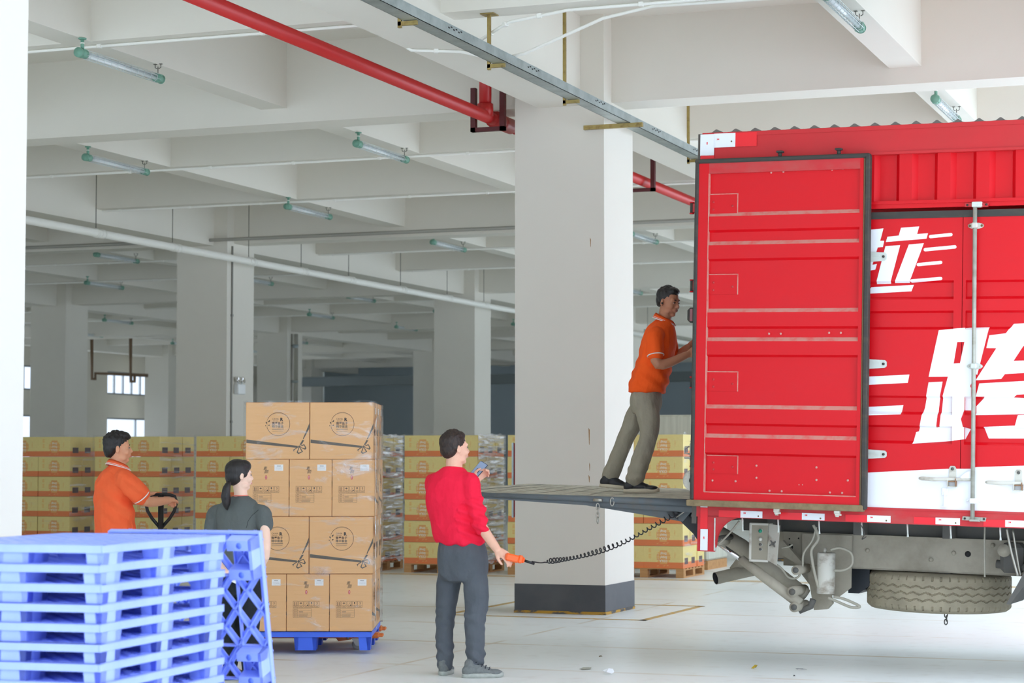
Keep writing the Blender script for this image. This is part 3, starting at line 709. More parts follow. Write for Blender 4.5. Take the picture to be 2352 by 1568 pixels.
def pallet_foot(x, y, bm_mat, outer):
    """one hollow foot: a C of two pads and a web, open to the middle, tapering downwards"""
    m = MB(); x0, x1 = x; y0, y1 = y; z1 = PH-RIM+.001; tp_ = .007
    th = (y1-y0)*.30
    m.box((x0, y0, 0), (x1, y0+th, z1), bm_mat, taper=(tp_, tp_*.7)).box((x0, y1-th, 0), (x1, y1, z1), bm_mat, taper=(tp_, tp_*.7))
    if outer > 0: m.box((x1-.03, y0, 0), (x1, y1, z1), bm_mat, taper=(tp_, tp_*.7))
    elif outer < 0: m.box((x0, y0, 0), (x0+.03, y1, z1), bm_mat, taper=(tp_, tp_*.7))
    else: m.box((x0, y0, 0), (x0+.03, y1, z1), bm_mat, taper=(tp_, tp_*.7)).box((x1-.03, y0, 0), (x1, y1, z1), bm_mat, taper=(tp_, tp_*.7))
    for yc in (y0+th/2, y1-th/2): m.cyl(((x0+x1)/2, yc, -.0004), ((x0+x1)/2, yc, .0), min(th*.32, .014), BLUD, 14)
    return m.mesh('foot')
def blue_pallet(mm, lab, grp, legx=LEGX, **kw):
    t = thing('plastic_pallet', lab, 'pallet', group=grp)
    inst('deck', pallet_deck(mm, legx, **kw), t)
    for i, x in enumerate(legx):
        for y in LEGY: inst('foot', pallet_foot(x, y, mm, (-1, 0, 1)[i]), t)
    return t
a16 = radians(16.3)
EY = FW*cos(a16)+RT*sin(a16); EX = RT*cos(a16)-FW*sin(a16)
C0 = CAMO + FW*8.2 + RT*((237.5-1176)/4825*8.2); C0.z = 0
def frame(o, ex, ey, ez): return Matrix(((ex.x, ey.x, ez.x, o.x), (ex.y, ey.y, ez.y, o.y), (ex.z, ey.z, ez.z, o.z), (0, 0, 0, 1)))
pitch_ = .0765; npal = 14; ztop = 1.180
bp0 = blue_pallet(BLU, 'blue plastic pallet', 'stack of blue pallets in the left foreground')
rr = random.Random(2)
ordn = ['topmost', 'second from the top', 'third from the top', 'fourth from the top', 'fifth from the top', 'sixth from the top', 'seventh from the top', 'eighth from the top', 'ninth from the top', 'tenth from the top', 'eleventh from the top', 'twelfth from the top', 'thirteenth from the top', 'fourteenth from the top', 'bottom one resting on the floor']
for k in range(npal+1):
    o = bp0 if k == 0 else copy_tree(bp0)
    z = ztop-PH-k*pitch_
    if k == npal: z = 0.0
    o.matrix_world = frame(C0+EX*rr.uniform(-.004, .004)+EY*rr.uniform(-.004, .004)+Vector((0, 0, z)), EX, EY, Vector((0, 0, 1)))
    o['label'] = 'blue plastic pallet in the left foreground stack, '+ordn[k]
# the one leaning upright behind the stack, underside towards the camera
up_ = blue_pallet(BLU, '', 'loose blue pallets', [(-.795, -.655), (-.47, -.33), (-.15, -.022)], step=.165, rw=.009); up_['label'] = 'blue plastic pallet leaning upright behind the pallet stack, lattice underside showing'; up_['group'] = 'loose blue pallets'
dU = 9.50; tr_c = CAMO + FW*dU + RT*((604-1176)/4825*dU); tr_c.z = 1.52-167*dU/4825
lean = radians(13.5)
eyU = (Vector((0, 0, 1))*cos(lean) - EY*sin(lean)).normalized(); exU = EX; ezU = exU.cross(eyU)   # deck normal
ezU = -ezU if ezU.dot(FW) < 0 else ezU
Lu = tr_c.z/eyU.z
oU = tr_c - eyU*Lu - ezU*PH
# local x runs -PW..0 ; deck normal away from the camera makes the frame left-handed unless y flips, so mirror through x
exL = eyU.cross(ezU); 
sx_, sy_ = .94, Lu/PL
if exL.dot(EX) < 0: base_ = oU - EX*PW*sx_; fx = exL     # x axis points left: start from the far side
else: base_ = oU; fx = exL
M_ = frame(base_, fx, eyU, ezU)
# pallet thickness: local z 0 is the feet side; the deck top is at PH
up_.matrix_world = M_ @ Matrix.Translation((0, 0, -PH*.0)) @ Matrix.Diagonal((sx_, sy_, 1, 1))
# the one under the kraft cartons
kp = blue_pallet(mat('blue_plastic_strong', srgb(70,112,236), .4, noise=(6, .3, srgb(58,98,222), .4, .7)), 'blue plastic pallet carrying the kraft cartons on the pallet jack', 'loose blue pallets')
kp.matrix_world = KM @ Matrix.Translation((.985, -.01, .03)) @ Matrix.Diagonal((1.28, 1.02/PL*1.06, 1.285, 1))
# ---------------------------------------------------------------- pallet jack
ORG = mat('orange_jack_paint', srgb(226,120,50), .4)
BLK = mat('black_powder_coat', srgb(24,26,28), .35)
GRW = mat('grey_wheel', srgb(150,146,136), .5)
STL = mat('bare_steel', srgb(176,172,160), .35, .8)
pj = thing('pallet_jack', 'orange pallet jack with black loop handle under the kraft cartons', 'pallet jack', M=KM)
LX = lambda u, d: (u-565)/4825*DK_ if d is None else ((u-1176)/4825*d - (565-1176)/4825*DK_)
for d, ue in ((16.78, 883), (17.42, 889)):
    y = d-DK_; xe = LX(ue, d)
    f = MB(); f.bbox((-.28, y-.075, .093), (xe-.03, y+.075, .134), .012, ORG); f.bbox((xe-.09, y-.05, .1), (xe, y+.05, .126), .008, ORG)
    f.build('fork', None, pj)
    br = MB().poly([(.62, .1), (.83, .1), (.83, .128), (.66, .128)], .02, ORG, Matrix.Translation((0, y-.08, 0)))
    br.poly([(.70, .07), (.80, .085), (.83, .12), (.66, .12)], .012, ORG, Matrix.Translation((0, y-.078, 0)))
    br.cyl((.775, y-.1, .098), (.775, y-.078, .098), .011, STL, 12)
    br.build('axle_bracket', None, pj)
    wc = (.845, y-.02, .043)
    w = MB().lathe([(.008, -.03), (.03, -.032), (.041, -.026), (.043, 0), (.041, .026), (.03, .032), (.008, .03)], GRW, 26, Matrix.Translation(wc) @ Matrix.Rotation(pi/2, 4, 'X'))
    w.lathe([(.001, -.034), (.014, -.036), (.018, -.03)], STL, 18, Matrix.Translation(wc) @ Matrix.Rotation(-pi/2, 4, 'X') @ Matrix.Diagonal((1,1,-1,1)))
    w.build('load_wheel', None, pj)
    MB().poly([(.785, .125), (.83, .125), (.885, .05), (.86, .03), (.835, .035), (.80, .09)], .006, STL, Matrix.Translation((0, y-.055, 0))).build('wheel_fork', None, pj)
xh = LX(372, 16.9); yh = 16.9-DK_
b_ = MB().bbox((-.33, .38, .09), (-.22, 1.12, .36), .02, ORG).bbox((-.5, yh-.12, .12), (-.3, yh+.12, .42), .03, ORG).cyl((-.45, yh, .3), (-.45, yh, .62), .045, ORG, 16)
b_.build('pump_frame', None, pj)
w = MB()
for dy in (-.06, .06): w.lathe([(.01, -.03), (.085, -.03), (.09, 0), (.085, .03), (.01, .03)], GRW, 28, Matrix.Translation((-.46, yh+dy, .09)) @ Matrix.Rotation(pi/2, 4, 'X'))
w.build('steer_wheel', None, pj)
zt = 1.52-85*16.9/4825; s = 16.9/4825
hd = MB().tube([(-.45, yh, .55), (xh, yh, .72), (xh, yh, zt-.005)], .024, BLK, 14)
hd.build('drawbar', None, pj)
lp = MB(); P = lambda u, v: (LX(u, 16.9), yh, 1.52-(v-1050)*s)
lp.tube([P(372,1213), P(352,1190), P(341,1172), P(337,1152), P(341,1140), P(352,1135.5), P(372,1135), P(392,1135.5), P(403,1139), P(408,1152), P(403,1172), P(392,1190), P(372,1213)], .0135, BLK, 12)
lp.build('loop_handle', None, pj)
MB().bbox((xh-.012, yh-.02, zt-.06), (xh+.02, yh+.02, zt+.005), .005, BLK).build('release_lever', None, pj)
# ---------------------------------------------------------------- litter on the floor
rr = random.Random(9)
def scrap(lab, u, v, r, col, n=8, h=.012, name='paper_scrap', el=1.0):
    p = atz(u, v, 0); m = MB(); vs = [(0, 0, h)]
    for k in range(n): a = 2*pi*k/n; q = r*rr.uniform(.6, 1.1); vs.append((q*cos(a), q*sin(a)*el, rr.uniform(.001, h)))
    m.add(vs, [(0, k+1, (k+1) % n+1) for k in range(n)], mat('scrap_'+col[0], col[1], .7))
    o = m.build(name); o.location = (p.x, p.y, .002); tag(o, lab, 'litter', 'scraps on the floor')
scrap('white crumpled paper scrap, brightest scrap on the floor', 1398, 1548, .05, ('white', srgb(235,238,240)), h=.04)
scrap('dull grey flattened scrap left of the white one', 1345, 1537, .055, ('grey', srgb(165,165,150)), name='plastic_scrap')
scrap('yellow leaf like scrap under the truck rear', 1734, 1536, .03, ('yellow', srgb(190,160,50)), h=.03, name='leaf')
scrap('small brown fleck between the column and the grey scrap', 1380, 1509, .018, ('brown', srgb(120,100,70)), name='leaf')
scrap('thin grey shred right of the yellow scrap', 1842, 1539, .05, ('grey2', srgb(140,142,140)), el=.3, name='plastic_scrap')
scrap('tiny dark bit right of the yellow scrap', 1824, 1554, .008, ('dark', srgb(60,60,60)), name='grit')
# ================================================================ the truck
TRED = mat('truck_red_paint', srgb(210,3,20), .42, spec=.35, noise=((2.5, 2.5, 7), .4, srgb(204,20,32), .5, .75))
TRED2 = mat('dusty_red_paint', srgb(196,40,46), .6, noise=((4, 4, 10), .7, srgb(176,92,84), .45, .8))
DUSTE = mat('dust_on_ledges', srgb(206,140,128), .9, noise=((14, 14, 14), .8, srgb(214,60,62), .45, .75))
TWHT = mat('truck_white_paint', srgb(240,243,246), .35, noise=((3, 3, 3), .25, srgb(222,226,228), .5, .8))
RUB = mat('black_rubber_seal', srgb(58,56,52), .7, noise=((4, 4, 20), .5, srgb(92,82,66), .5, .75))
BRN = mat('dirty_sill', srgb(142,124,92), .8, noise=(12, .7, srgb(100,84,60), .4, .7))
CHAS = mat('dusty_chassis', srgb(172,165,148), .85, noise=(5, .6, srgb(134,127,110), .4, .7), bump=(30, .2, .01))
CHASD = mat('dark_chassis', srgb(96,95,90), .8, noise=(8, .6, srgb(110,104,92), .45, .7))
CAN = mat('dusty_grey_can', srgb(208,206,194), .6, noise=((5, 5, 9), .8, srgb(120,98,72), .52, .7))
TAPEW = mat('white_reflective_tape', srgb(236,240,244), .3)
TAPER = mat('red_reflective_tape', srgb(238,28,40), .3)
GALW = mat('weathered_rod', srgb(176,178,166), .5, .3, noise=((6, 6, 12), .6, srgb(130,122,100), .45, .75))
HNG = mat('pale_painted_hinge', srgb(206,212,204), .5, noise=(20, .4, srgb(170,160,140), .5, .8))
LIFT = mat('lift_deck_grey', srgb(216,211,192), .75, noise=((10, 10, 10), .6, srgb(104,102,92), .4, .7), bump=(60, .4, .01))
LIFTE = mat('lift_edge_steel', srgb(96,104,108), .55, noise=((8, 8, 8), .7, srgb(108,96,80), .5, .8))
TYRE = mat('dusty_tyre', srgb(172,162,138), .9, noise=(6, .6, srgb(140,132,112), .4, .7))
dT = 15.2
OT = at(1603, 1160, dT)
_dir = (RT*10676 - FW*4825 - Vector((0, 0, 1))*270).normalized()      # towards the cab
e1 = _dir; e2 = Vector((0, 0, 1)).cross(e1).normalized(); e3 = e1.cross(e2).normalized()
TM = frame(OT, e1, e2, e3); TI = TM.inverted()
def TP(u, v, y=0.0):     # truck-local x, z of a measured point lying in the plane at depth y
    p = TI @ onplane(u, v, OT+e2*y, e2); return (p.x, p.z)
truck = thing('truck', 'red box truck with white lettering, rear door folded back and tail lift lowered', 'truck', M=TM)
XE = 4.6
tz = lambda u, v, y=0: TP(u, v, y)[1]
tx = lambda u, v=900, y=0: TP(u, v, y)[0]
ztop = tz(1606, 308); zr1 = tz(2100, 350); zc0 = tz(2100, 461); zb = tz(2100, 1168); zrb = tz(2000, 1200)
WB = 2.32
b = MB(); b.box((0, -.035, zr1), (XE, .03, ztop)).box((0, -.04, ztop-.03), (XE, .03, ztop)).box((0, -.045, zr1-.012), (XE, .02, zr1+.006)); b.build('top_rail', mat('top_rail_red', srgb(198,32,38), .55, noise=((3, 3, 3), .4, srgb(176,44,42), .4, .7)), truck)
b = MB(); vs = []; fs = []; per = .146; x = 0.02; prof = []
while x < XE: prof += [(x, 0), (x+.05, .004), (x+.078, .024), (x+.088, .024), (x+.116, .004)]; x += per
n = len(prof)
for (px_, pz_) in prof: vs += [(px_, -.03, ztop+pz_), (px_, WB+.03, ztop+pz_)]
fs = [(2*i, 2*i+1, 2*i+3, 2*i+2) for i in range(n-1)]
b.add(vs, fs, mat('roof_sheet', srgb(104,98,92), .6)); 
b.add([(p[0], -.03, ztop-.001) for p in prof]+[(p[0], -.03, ztop+p[1]) for p in prof], [(i, i+1, n+i+1, n+i) for i in range(n-1)], mat('roof_sheet', (0,0,0)))
b.box((0, 0, ztop-.03), (XE, WB, ztop-.005), mat('roof_sheet', (0,0,0)))
b.build('roof', None, truck)
# upright corrugations under the top rail
def corr_panel(xa, xb, z0, z1, name='corrugated_panel', m=TRED):
    vs = []; xs = []
    o = tx(2003); p_ = .268; k = -8
    while o+k*p_ < xb:
        x0 = o+k*p_
        for dx, y in ((0, -.018), (.034, .02), (.150, .02), (.178, -.018)):
            if xa <= x0+dx <= xb: xs.append((x0+dx, y))
        k += 1
    xs = [(xa, xs[0][1])]+xs+[(xb, xs[-1][1])]; n = len(xs)
    vs = [(x, y, z0) for x, y in xs]+[(x, y, z1) for x, y in xs]
    return MB().add(vs, [(i, i+1, n+i+1, n+i) for i in range(n-1)], m).build(name, None, truck)
corr_panel(.05, XE, zc0-.01, zr1+.005)
zh0 = tz(2100, 478)
MB().box((0, -.03, zc0-.022), (XE, .03, zc0), TRED).box((0, -.02, zh0), (XE, .03, zc0-.02), TRED).build('header_rail', None, truck)
# side doors: the shared horizontal profile
bands = [(tz(2100, a), tz(2100, b_)) for a, b_ in ((645, 688), (714, 757), (909, 952), (977, 1019))]
xs1, xs2, xs3 = tx(2189), tx(2209), tx(2217)
def prof_y(x, z, base=-.018, dep=.026, sl=.02):
    if xs1 < x < xs3: return base
    for t, bt in bands:
        if bt <= z <= t:
            if z > t-sl*.7: return base+dep*(t-z)/(sl*.7)
            if z < bt+sl: return base+dep*(z-bt)/sl
            return base+dep
    return base
zbr = []
for t, bt in bands: zbr += [t, t-.014, bt+.02, bt]
def side_panel(xa, xb, name):
    zt = tz(2100, 488); z0 = zb
    zs = sorted([z0, zt]+zbr); m = MB()
    xr = sorted(set([xa, xb]+[x for x in (xs1, xs3) if xa < x < xb]))
    for a, c in zip(xr[:-1], xr[1:]):
        xm = (a+c)/2
        vs = [(a, prof_y(xm, z), z) for z in zs]+[(c, prof_y(xm, z), z) for z in zs]; n = len(zs)
        m.add(vs, [(i, n+i, n+i+1, i+1) for i in range(n-1)], TRED)
        for t, bt in bands:   # end cheeks of each recess
            for xx in (a, c):
                if xx in (xs1, xs3) and not (xs1 < xm < xs3): m.add([(xx, -.018, bt), (xx, .008, bt+.02), (xx, .008, t-.014), (xx, -.018, t)], [(0,1,2,3)], TRED)
    m.box((xa, .009, z0), (xb, .03, zt), TRED)
    return m.build(name, None, truck)
sd1 = side_panel(.06, xs2-.002, 'side_door'); sd2 = side_panel(xs2+.002, XE, 'side_door')
MB().box((0, -.012, zb), (.06, .03, zc0), TRED).build('corner_post', None, truck)
MB().box((.06, -.024, tz(2100, 502)), (XE, -.002, tz(2100, 486)), RUB).build('rubber_strip', None, truck)
# paint: white polygons draped over the pressed profile
def drape(polys, material, name, parent, off=.0012):
    bm = bmesh.new()
    for P in polys:
        vs = [bm.verts.new((x, 0, z)) for x, z in P]
        try: bm.faces.new(vs)
        except ValueError: pass
    bm.normal_update(); bmesh.ops.triangulate(bm, faces=bm.faces[:])
    for z in zbr: bmesh.ops.bisect_plane(bm, geom=bm.verts[:]+bm.edges[:]+bm.faces[:], plane_co=(0, 0, z), plane_no=(0, 0, 1))
    for x in (xs1, xs3): bmesh.ops.bisect_plane(bm, geom=bm.verts[:]+bm.edges[:]+bm.faces[:], plane_co=(x, 0, 0), plane_no=(1, 0, 0))
    bmesh.ops.split_edges(bm, edges=bm.edges[:])
    for f in bm.faces:
        c = f.calc_center_median()
        for v in f.verts: v.co.y = prof_y(c.x, min(max(v.co.z, -9), 9))-off
    for f in bm.faces:
        f.normal_update()
        if f.normal.y > 0: f.normal_flip()
    me = bpy.data.meshes.new(name); bm.to_mesh(me); bm.free(); me.materials.append(material)
    o = bpy.data.objects.new(name, me); COL.objects.link(o); o.parent = parent; return o
A = lambda pts: [TP(1970+x/5.6, 440+y/5.6, -.018) for x, y in pts]
B = lambda pts: [TP(1980+x/4.753, 720+y/4.753, -.018) for x, y in pts]
def pill(x0, y0, x1, y1, h):    # rounded speed line between two centres, in the first zoom's units
    r = h/2; a0 = atan2(y1-y0, x1-x0); pts = []
    for k in range(7): a = a0+pi/2+pi*k/6; pts.append((x0+r*cos(a), y0+r*sin(a)))
    for k in range(7): a = a0-pi/2+pi*k/6; pts.append((x1+r*cos(a), y1+r*sin(a)))
    return A(pts)
glyph1 = [A([(60,500),(332,472),(290,632),(342,632),(325,712),(258,718),(190,940),(248,930),(228,1002),(60,1030)]),
          A([(362,648),(383,580),(528,565),(558,465),(792,447),(765,545),(905,535),(885,605)]),
          A([(235,1185),(358,700),(547,688),(418,1180)]), A([(472,1172),(658,680),(852,663),(662,1170)]),
          A([(100,1310),(165,1225),(712,1195),(680,1278)]),
          pill(938, 578, 1200, 552, 42), pill(870, 746, 1250, 710, 44), pill(780, 938, 1068, 910, 42), pill(695, 1148, 1068, 1117, 42)]
for g_ in glyph1: drape([g_], TWHT, 'white_lettering', truck)
glyph2 = [B([(838,182),(1040,160),(1040,310),(1000,545),(1000,620),(940,688),(727,690)]), B([(1040,160),(1200,152),(1200,310),(1118,308),(1040,310)]),
          B([(1200,152),(1388,148),(1258,668),(1240,660),(1195,560),(1200,310)]), B([(1118,308),(1200,310),(1195,560),(1195,760),(1000,760),(1000,545),(1070,540)]),
          B([(938,688),(1000,620),(1000,1210),(845,1236),(880,900)]), B([(1000,760),(1195,760),(1180,790),(1190,810),(1190,1055),(1115,1055),(1080,1150),(1100,1235),(1180,1260),(1120,1370),(1000,1385)]),
          B([(727,750),(880,742),(842,940),(808,1242),(628,1230),(650,1112),(678,1028)]), B([(628,1225),(808,1242),(845,1236),(1000,1210),(1000,1388),(548,1420),(582,1292),(612,1285)]),
          B([(1390,237),(1570,215),(1650,110),(1900,95),(1900,300),(1760,355),(1655,515),(1900,510),(1900,640),(1560,660),(1520,712),(1240,728),(1466,378),(1358,376)]),
          B([(1280,762),(1900,728),(1900,872),(1690,885),(1655,915),(1800,925),(1900,925),(1900,1095),(1240,1108),(1240,1010),(1340,905),(1240,905),(1260,840)]),
          B([(1700,1108),(1900,1100),(1900,1235),(1670,1222)]), B([(1325,1236),(1670,1222),(1900,1225),(1900,1362),(1375,1362)]),
          B([(60,688),(518,665),(500,755),(60,778)]), B([(60,1017),(442,998),(420,1100),(60,1110)])]
for g_ in glyph2: drape([g_], TWHT, 'white_lettering', truck)
W3 = lambda pts: [TP(1990+x/6.5, 1040+y/6.5, -.018) for x, y in pts]
low = W3([(-100,810),(-100,298),(60,290),(1220,235),(1560,235),(1640,210),(2352,190)])
zz = low[-1][1]; low += [(XE-.01, zz+.03), (XE-.01, zb+.002), (low[0][0], zb+.002)]
drape([low[1:]], TWHT, 'white_lower_paint', truck)
# bottom rail with reflective tape
zr_t = zb
b = MB().box((.0, -.03, zrb), (XE, .04, zr_t-.001), TRED2).box((0, -.034, zr_t-.012), (XE, .02, zr_t), TRED2)
b.build('bottom_rail', None, truck)
def tape(u0, v0, u1, v1, m, mark=None, name='reflective_tape', y=-.0315):
    (xa, za), (xb, zc) = TP(u0, v0, y), TP(u1, v1, y)
    t = MB().box((xa, y-.001, zc), (xb, y, za), m)
    if mark:
        vs, fs = textmesh('3M', .015, None, bold=.0006)
        q = [(xa+.03+x, y-.0016, (za+zc)/2+.008+z) for x, _, z in vs] if mark != 'v' else [((xa+xb)/2-z, y-.0016, zc+.09+x) for x, _, z in vs]
        t.add(q, fs, TAPER)
        if mark != 'v': t.cyl((xb-.03, y-.0018, (za+zc)/2-.01), (xb-.03, y-.001, (za+zc)/2-.01), .006, SEAM, 10)
    return t.build(name, None, truck)
for (u0, v0, u1) in ((1701, 1172.5, 1751), (1842, 1177.5, 1894), (1992, 1182.5, 2045.5), (2149, 1188, 2205), (2309, 1194, 2366)):
    tape(u0, v0, u1, v0+17.5, TAPEW, True); tape(u0-50, v0-1.5, u0-.3, v0+16, TAPER)
tape(1609, 1153.5, 1625, 1165, TAPEW); tape(1609, 1165.3, 1625, 1214, TAPER); tape(1609, 1214.3, 1625, 1264, TAPEW, 'v')
tape(1609, 309, 1640, 357, TAPEW, 'v', y=-.041); tape(1609, 357.3, 1640, 372, TAPER, y=-.041); tape(1640.3, 307, 1689, 337, TAPEW, True, y=-.041); tape(1689.3, 305, 1738, 335, TAPER, y=-.041)
# rear corner skirt with the quarter arch
x0, z0 = TP(1601, 1265, -.03); x1, z1 = TP(1641, 1190, -.03); xa_, za_ = TP(1702, 1192, -.03)
zt_ = zrb+.002
b = MB(); arc = [(x1+.015+(xa_-x1-.01)*(1-cos(t)), z0+.05+(zt_-z0-.05)*sin(t)) for t in [k*pi/2/10 for k in range(11)]]
b.poly([(x0, z0), (x1, z0)]+arc[:1]+arc+[(xa_, zt_+.01), (x0, zt_+.01)], .03, TRED2)
b.strip([(x1+.005, z0+.01)]+[(x1+.005, zt_-.01)], .008, .038, HNG); b.strip([(p[0]-.004, p[1]+.004) for p in arc[:-1]], .008, .034, TRED2)
b.build('corner_skirt', None, truck)
# box shell: floor, far wall, front wall, rear frame
b = MB().box((0, .03, -.05), (XE, WB, .02), CHASD); b.build('box_floor', None, truck)
MB().box((0.02, WB-.03, 0), (XE, WB, ztop-.03), TRED).build('far_side_wall', None, truck)
MB().box((XE-.03, .0, 0), (XE, WB, ztop-.03), TRED).build('front_wall', None, truck)
DKR = mat('rear_frame_steel', srgb(92,86,80), .7)
b = MB().box((-.035, -.03, -.13), (0, .06, ztop-.005), DKR).box((-.035, WB-.06, -.13), (0, WB+.03, ztop-.005), DKR).box((-.035, .06, ztop-.1), (0, WB-.06, ztop-.005), DKR).box((-.035, .06, -.13), (0, WB-.06, -.0), DKR)
b.build('rear_frame', None, truck)
# ---- rear door folded back flat against the side
yd = -.125
dl, dtz = TP(1606, 384, yd); dr = TP(1984, 360, yd)[0]; dzt = TP(1800, 369, yd)[1]; dzb = TP(1800, 1154, yd)[1]
il, ir = TP(1622, 800, yd)[0], TP(1970, 800, yd)[0]; izt = TP(1622, 399, yd)[1]; izb = TP(1622, 1129, yd)[1]
door = MB()
fr_ = .03
door.box((dl, yd, dzb), (il, yd+.05, dzt), TRED).box((ir, yd, dzb), (dr, yd+.05, dzt), TRED).box((il, yd, izt), (ir, yd+.05, dzt), TRED2).box((il, yd, dzb), (ir, yd+.05, izb), TRED)
door = door.build('rear_door', None, truck)
db = [(TP(1622, a, yd)[1], TP(1622, c, yd)[1]) for a, c in ((494, 531), (560, 597), (714, 752), (780, 816.5), (934, 973.5), (1001, 1041))]
pf = [(izt, 0)]
for t, bt in db: pf += [(t+.018, 0), (t-.010, 1), (bt+.008, 1), (bt-.008, 0)]
pf += [(izb, 0)]
pan = MB(); yb_ = yd+.026; n = len(pf)
yy = lambda q: yb_-q*.024
for i in range(n-1):
    (za, qa), (zc, qc) = pf[i], pf[i+1]
    mm = DUSTE if qa == 0 and qc == 1 else TRED
    pan.add([(il, yy(qa), za), (ir, yy(qa), za), (ir, yy(qc), zc), (il, yy(qc), zc)], [(0, 3, 2, 1)], mm)
pan.build('pressed_panel', None, door)
pan = MB().box((il-.003, yd-.001, izb), (il+.004, yd+.03, izt), DUSTE).box((il, yd-.001, izb-.004), (ir, yd+.03, izb+.003), DUSTE).build('weld_edge', None, door)
# rubber round the door
zs0, zs1 = TP(1606, 1160, yd)[1], TP(1606, 376, yd)[1]
s_ = MB(); e_ = .022
s_.bbox((dl-.028, yd-.012, dzb-.0), (dl, yd+.05, dzt+.03), .008, RUB)
s_.bbox((dl-.03, yd-.014, dzt), (dr+.045, yd+.05, dzt+.032), .008, RUB)
s_.bbox((dr+.012, yd-.014, dzb-.03), (dr+.048, yd+.05, dzt+.02), .008, RUB)
s_.bbox((dr, yd+.0, dzb-.02), (dr+.014, yd+.05, dzt), .004, mat('brown_rubber', srgb(120,98,70), .8))
s_.build('door_seal', None, door)
s_ = MB().bbox((dl-.05, yd-.02, dzb-.045), (dr+.03, yd+.05, dzb), .006, BRN).build('bottom_seal', None, door)
for va, vb in ((446, 489), (630, 675), (853, 898), (1045, 1088)):
    (xa, za), (xb, zc) = TP(1622, va, yd), TP(1692, vb, yd)
    q = MB().box((xa, yb_-.006, zc), (xb, yb_, za), TRED).strip([(xa, za), (xb, za), (xb, zc)], .006, .008, DUSTE, Matrix.Translation((0, yb_, 0)))
    for fx, fz in ((.22, .4), (.22, .78), (.84, .62)): q.sphere((xa+(xb-xa)*fx, yb_-.008, za+(zc-za)*fz), .009, TRED2, 8, 5, sc=(1, .6, 1))
    q.build('hinge_plate', None, door)
bolts = MB()
for u, v in ((1766, 766), (1793, 766), (1904, 764), (1931, 764), (1735, 1069), (1873, 1073), (1735, 1097), (1873, 1102), (1765, 1127), (1793, 1128), (1904, 1131), (1932, 1132), (1634, 1103), (1687, 1105), (1833, 1113), (1841, 1113), (1769, 395), (1797, 393), (1909, 388), (1934, 386), (1945, 1103), (1798, 490)):
    x_, z_ = TP(u, v, yd); bolts.sphere((x_, yb_-(.022 if 760 < v < 770 else .002), z_), .0085 if v != 1113 else .004, mat('pinkish_bolt', srgb(206,150,140), .6), 8, 5)
bolts = bolts.build('bolts', None, door); bolts['kind'] = 'stuff'
for u, v in ((1790, 347), (1925, 341)):
    x_, z_ = TP(u, v, yd); zq = dzt+.03
    MB().cyl((x_, yd+.02, zq), (x_, yd+.02, z_-.01), .014, RUB, 12).bbox((x_-.025, yd, z_-.01), (x_+.025, yd+.04, z_+.005), .004, RUB).build('lock_rod_end', None, door)
for u, v in ((1783, 1183), (1922, 1187)):
    x_, z_ = TP(u, v, yd)
    MB().bbox((x_-.02, yd-.01, z_+.02), (x_+.02, yd+.03, dzb-.04), .005, CAN).cyl((x_, yd+.01, z_), (x_, yd+.01, z_+.03), .013, CAN, 12).bbox((x_-.012, yd-.015, z_+.01), (x_+.035, yd+.0, z_+.022), .003, CAN).build('lock_rod_foot', None, door)
# hardware on the rear corner post, seen edge on
hw = []
for va, vb in ((466, 493), (643, 672), (865, 892), (1046, 1072)):
    (xa, za), (xb, zc) = TP(1589, va, 0), TP(1601, vb, 0)
    MB().cyl((xa+.02, -.05, zc), (xa+.02, -.05, za), .014, RUB, 12).bbox((xa+.01, -.06, zc+.01), (0, -.02, za-.01), .004, TRED2).cyl((xa+.02, -.05, za-.008), (xa+.02, -.05, za), .018, TRED, 12).cyl((xa+.02, -.05, zc), (xa+.02, -.05, zc+.008), .018, TRED, 12).build('hinge', None, truck)
x_, z_ = TP(1591, 724, 0); MB().bbox((x_-.03, -.05, z_-.055), (x_+.03, .03, z_+.055), .02, RUB).bbox((x_-.005, -.053, z_-.045), (x_+.02, -.045, z_+.045), .004, mat('lamp_lens', srgb(150,90,96), .2)).build('marker_lamp', None, truck)
x_, z_ = TP(1590, 1036, 0)
q = MB().bbox((x_-.005, -.05, z_-.07), (x_+.02, -.03, z_+.06), .006, STL).bbox((x_-.045, -.05, z_-.055), (x_+.01, -.03, z_-.04), .004, STL).tube([(x_-.0, -.04, z_-.02), (x_-.045, -.04, z_-.015), (x_-.045, -.04, z_+.02), (x_-.01, -.04, z_+.035)], .006, STL, 8)
for dz in (.03, .05, .07): q.cyl((x_+.01, -.06, z_+dz), (x_+.01, -.02, z_+dz), .008, CHR, 8)
q.build('door_latch', None, truck)
x_, z_ = TP(1597, 1103, 0)
MB().lathe([(.03, -.02), (.06, -.024), (.078, -.018), (.082, 0), (.078, .018), (.06, .024), (.03, .02)], CAN, 28, Matrix.Translation((x_-.0, -.03, z_)) @ Matrix.Rotation(pi/2, 4, 'X')).lathe([(.001, -.01), (.03, -.012), (.03, .012), (.001, .01)], CHASD, 18, Matrix.Translation((x_, -.03, z_)) @ Matrix.Rotation(pi/2, 4, 'X')).build('guide_wheel', None, truck)
# side hinges peeping out behind the folded door
for v in (590, 836, 1043):
    (xa, za) = TP(1985, v-12, -.03); (xb, zc) = TP(2036, v+11, -.03)
    MB().poly([(xa, zc-.002), (xb-.012, zc+.008), (xb, zc+.02), (xb, za-.02), (xb-.012, za-.008), (xa, za)], .014, HNG, Matrix.Translation((0, -.02, 0))).cyl((xb-.02, -.042, (za+zc)/2), (xb-.02, -.03, (za+zc)/2), .009, RUB, 12).strip([(xa, (za+zc)/2+.008), (xb-.05, (za+zc)/2+.006)], .006, .018, HNG, Matrix.Translation((0, -.02, 0))).build('side_hinge', None, truck)
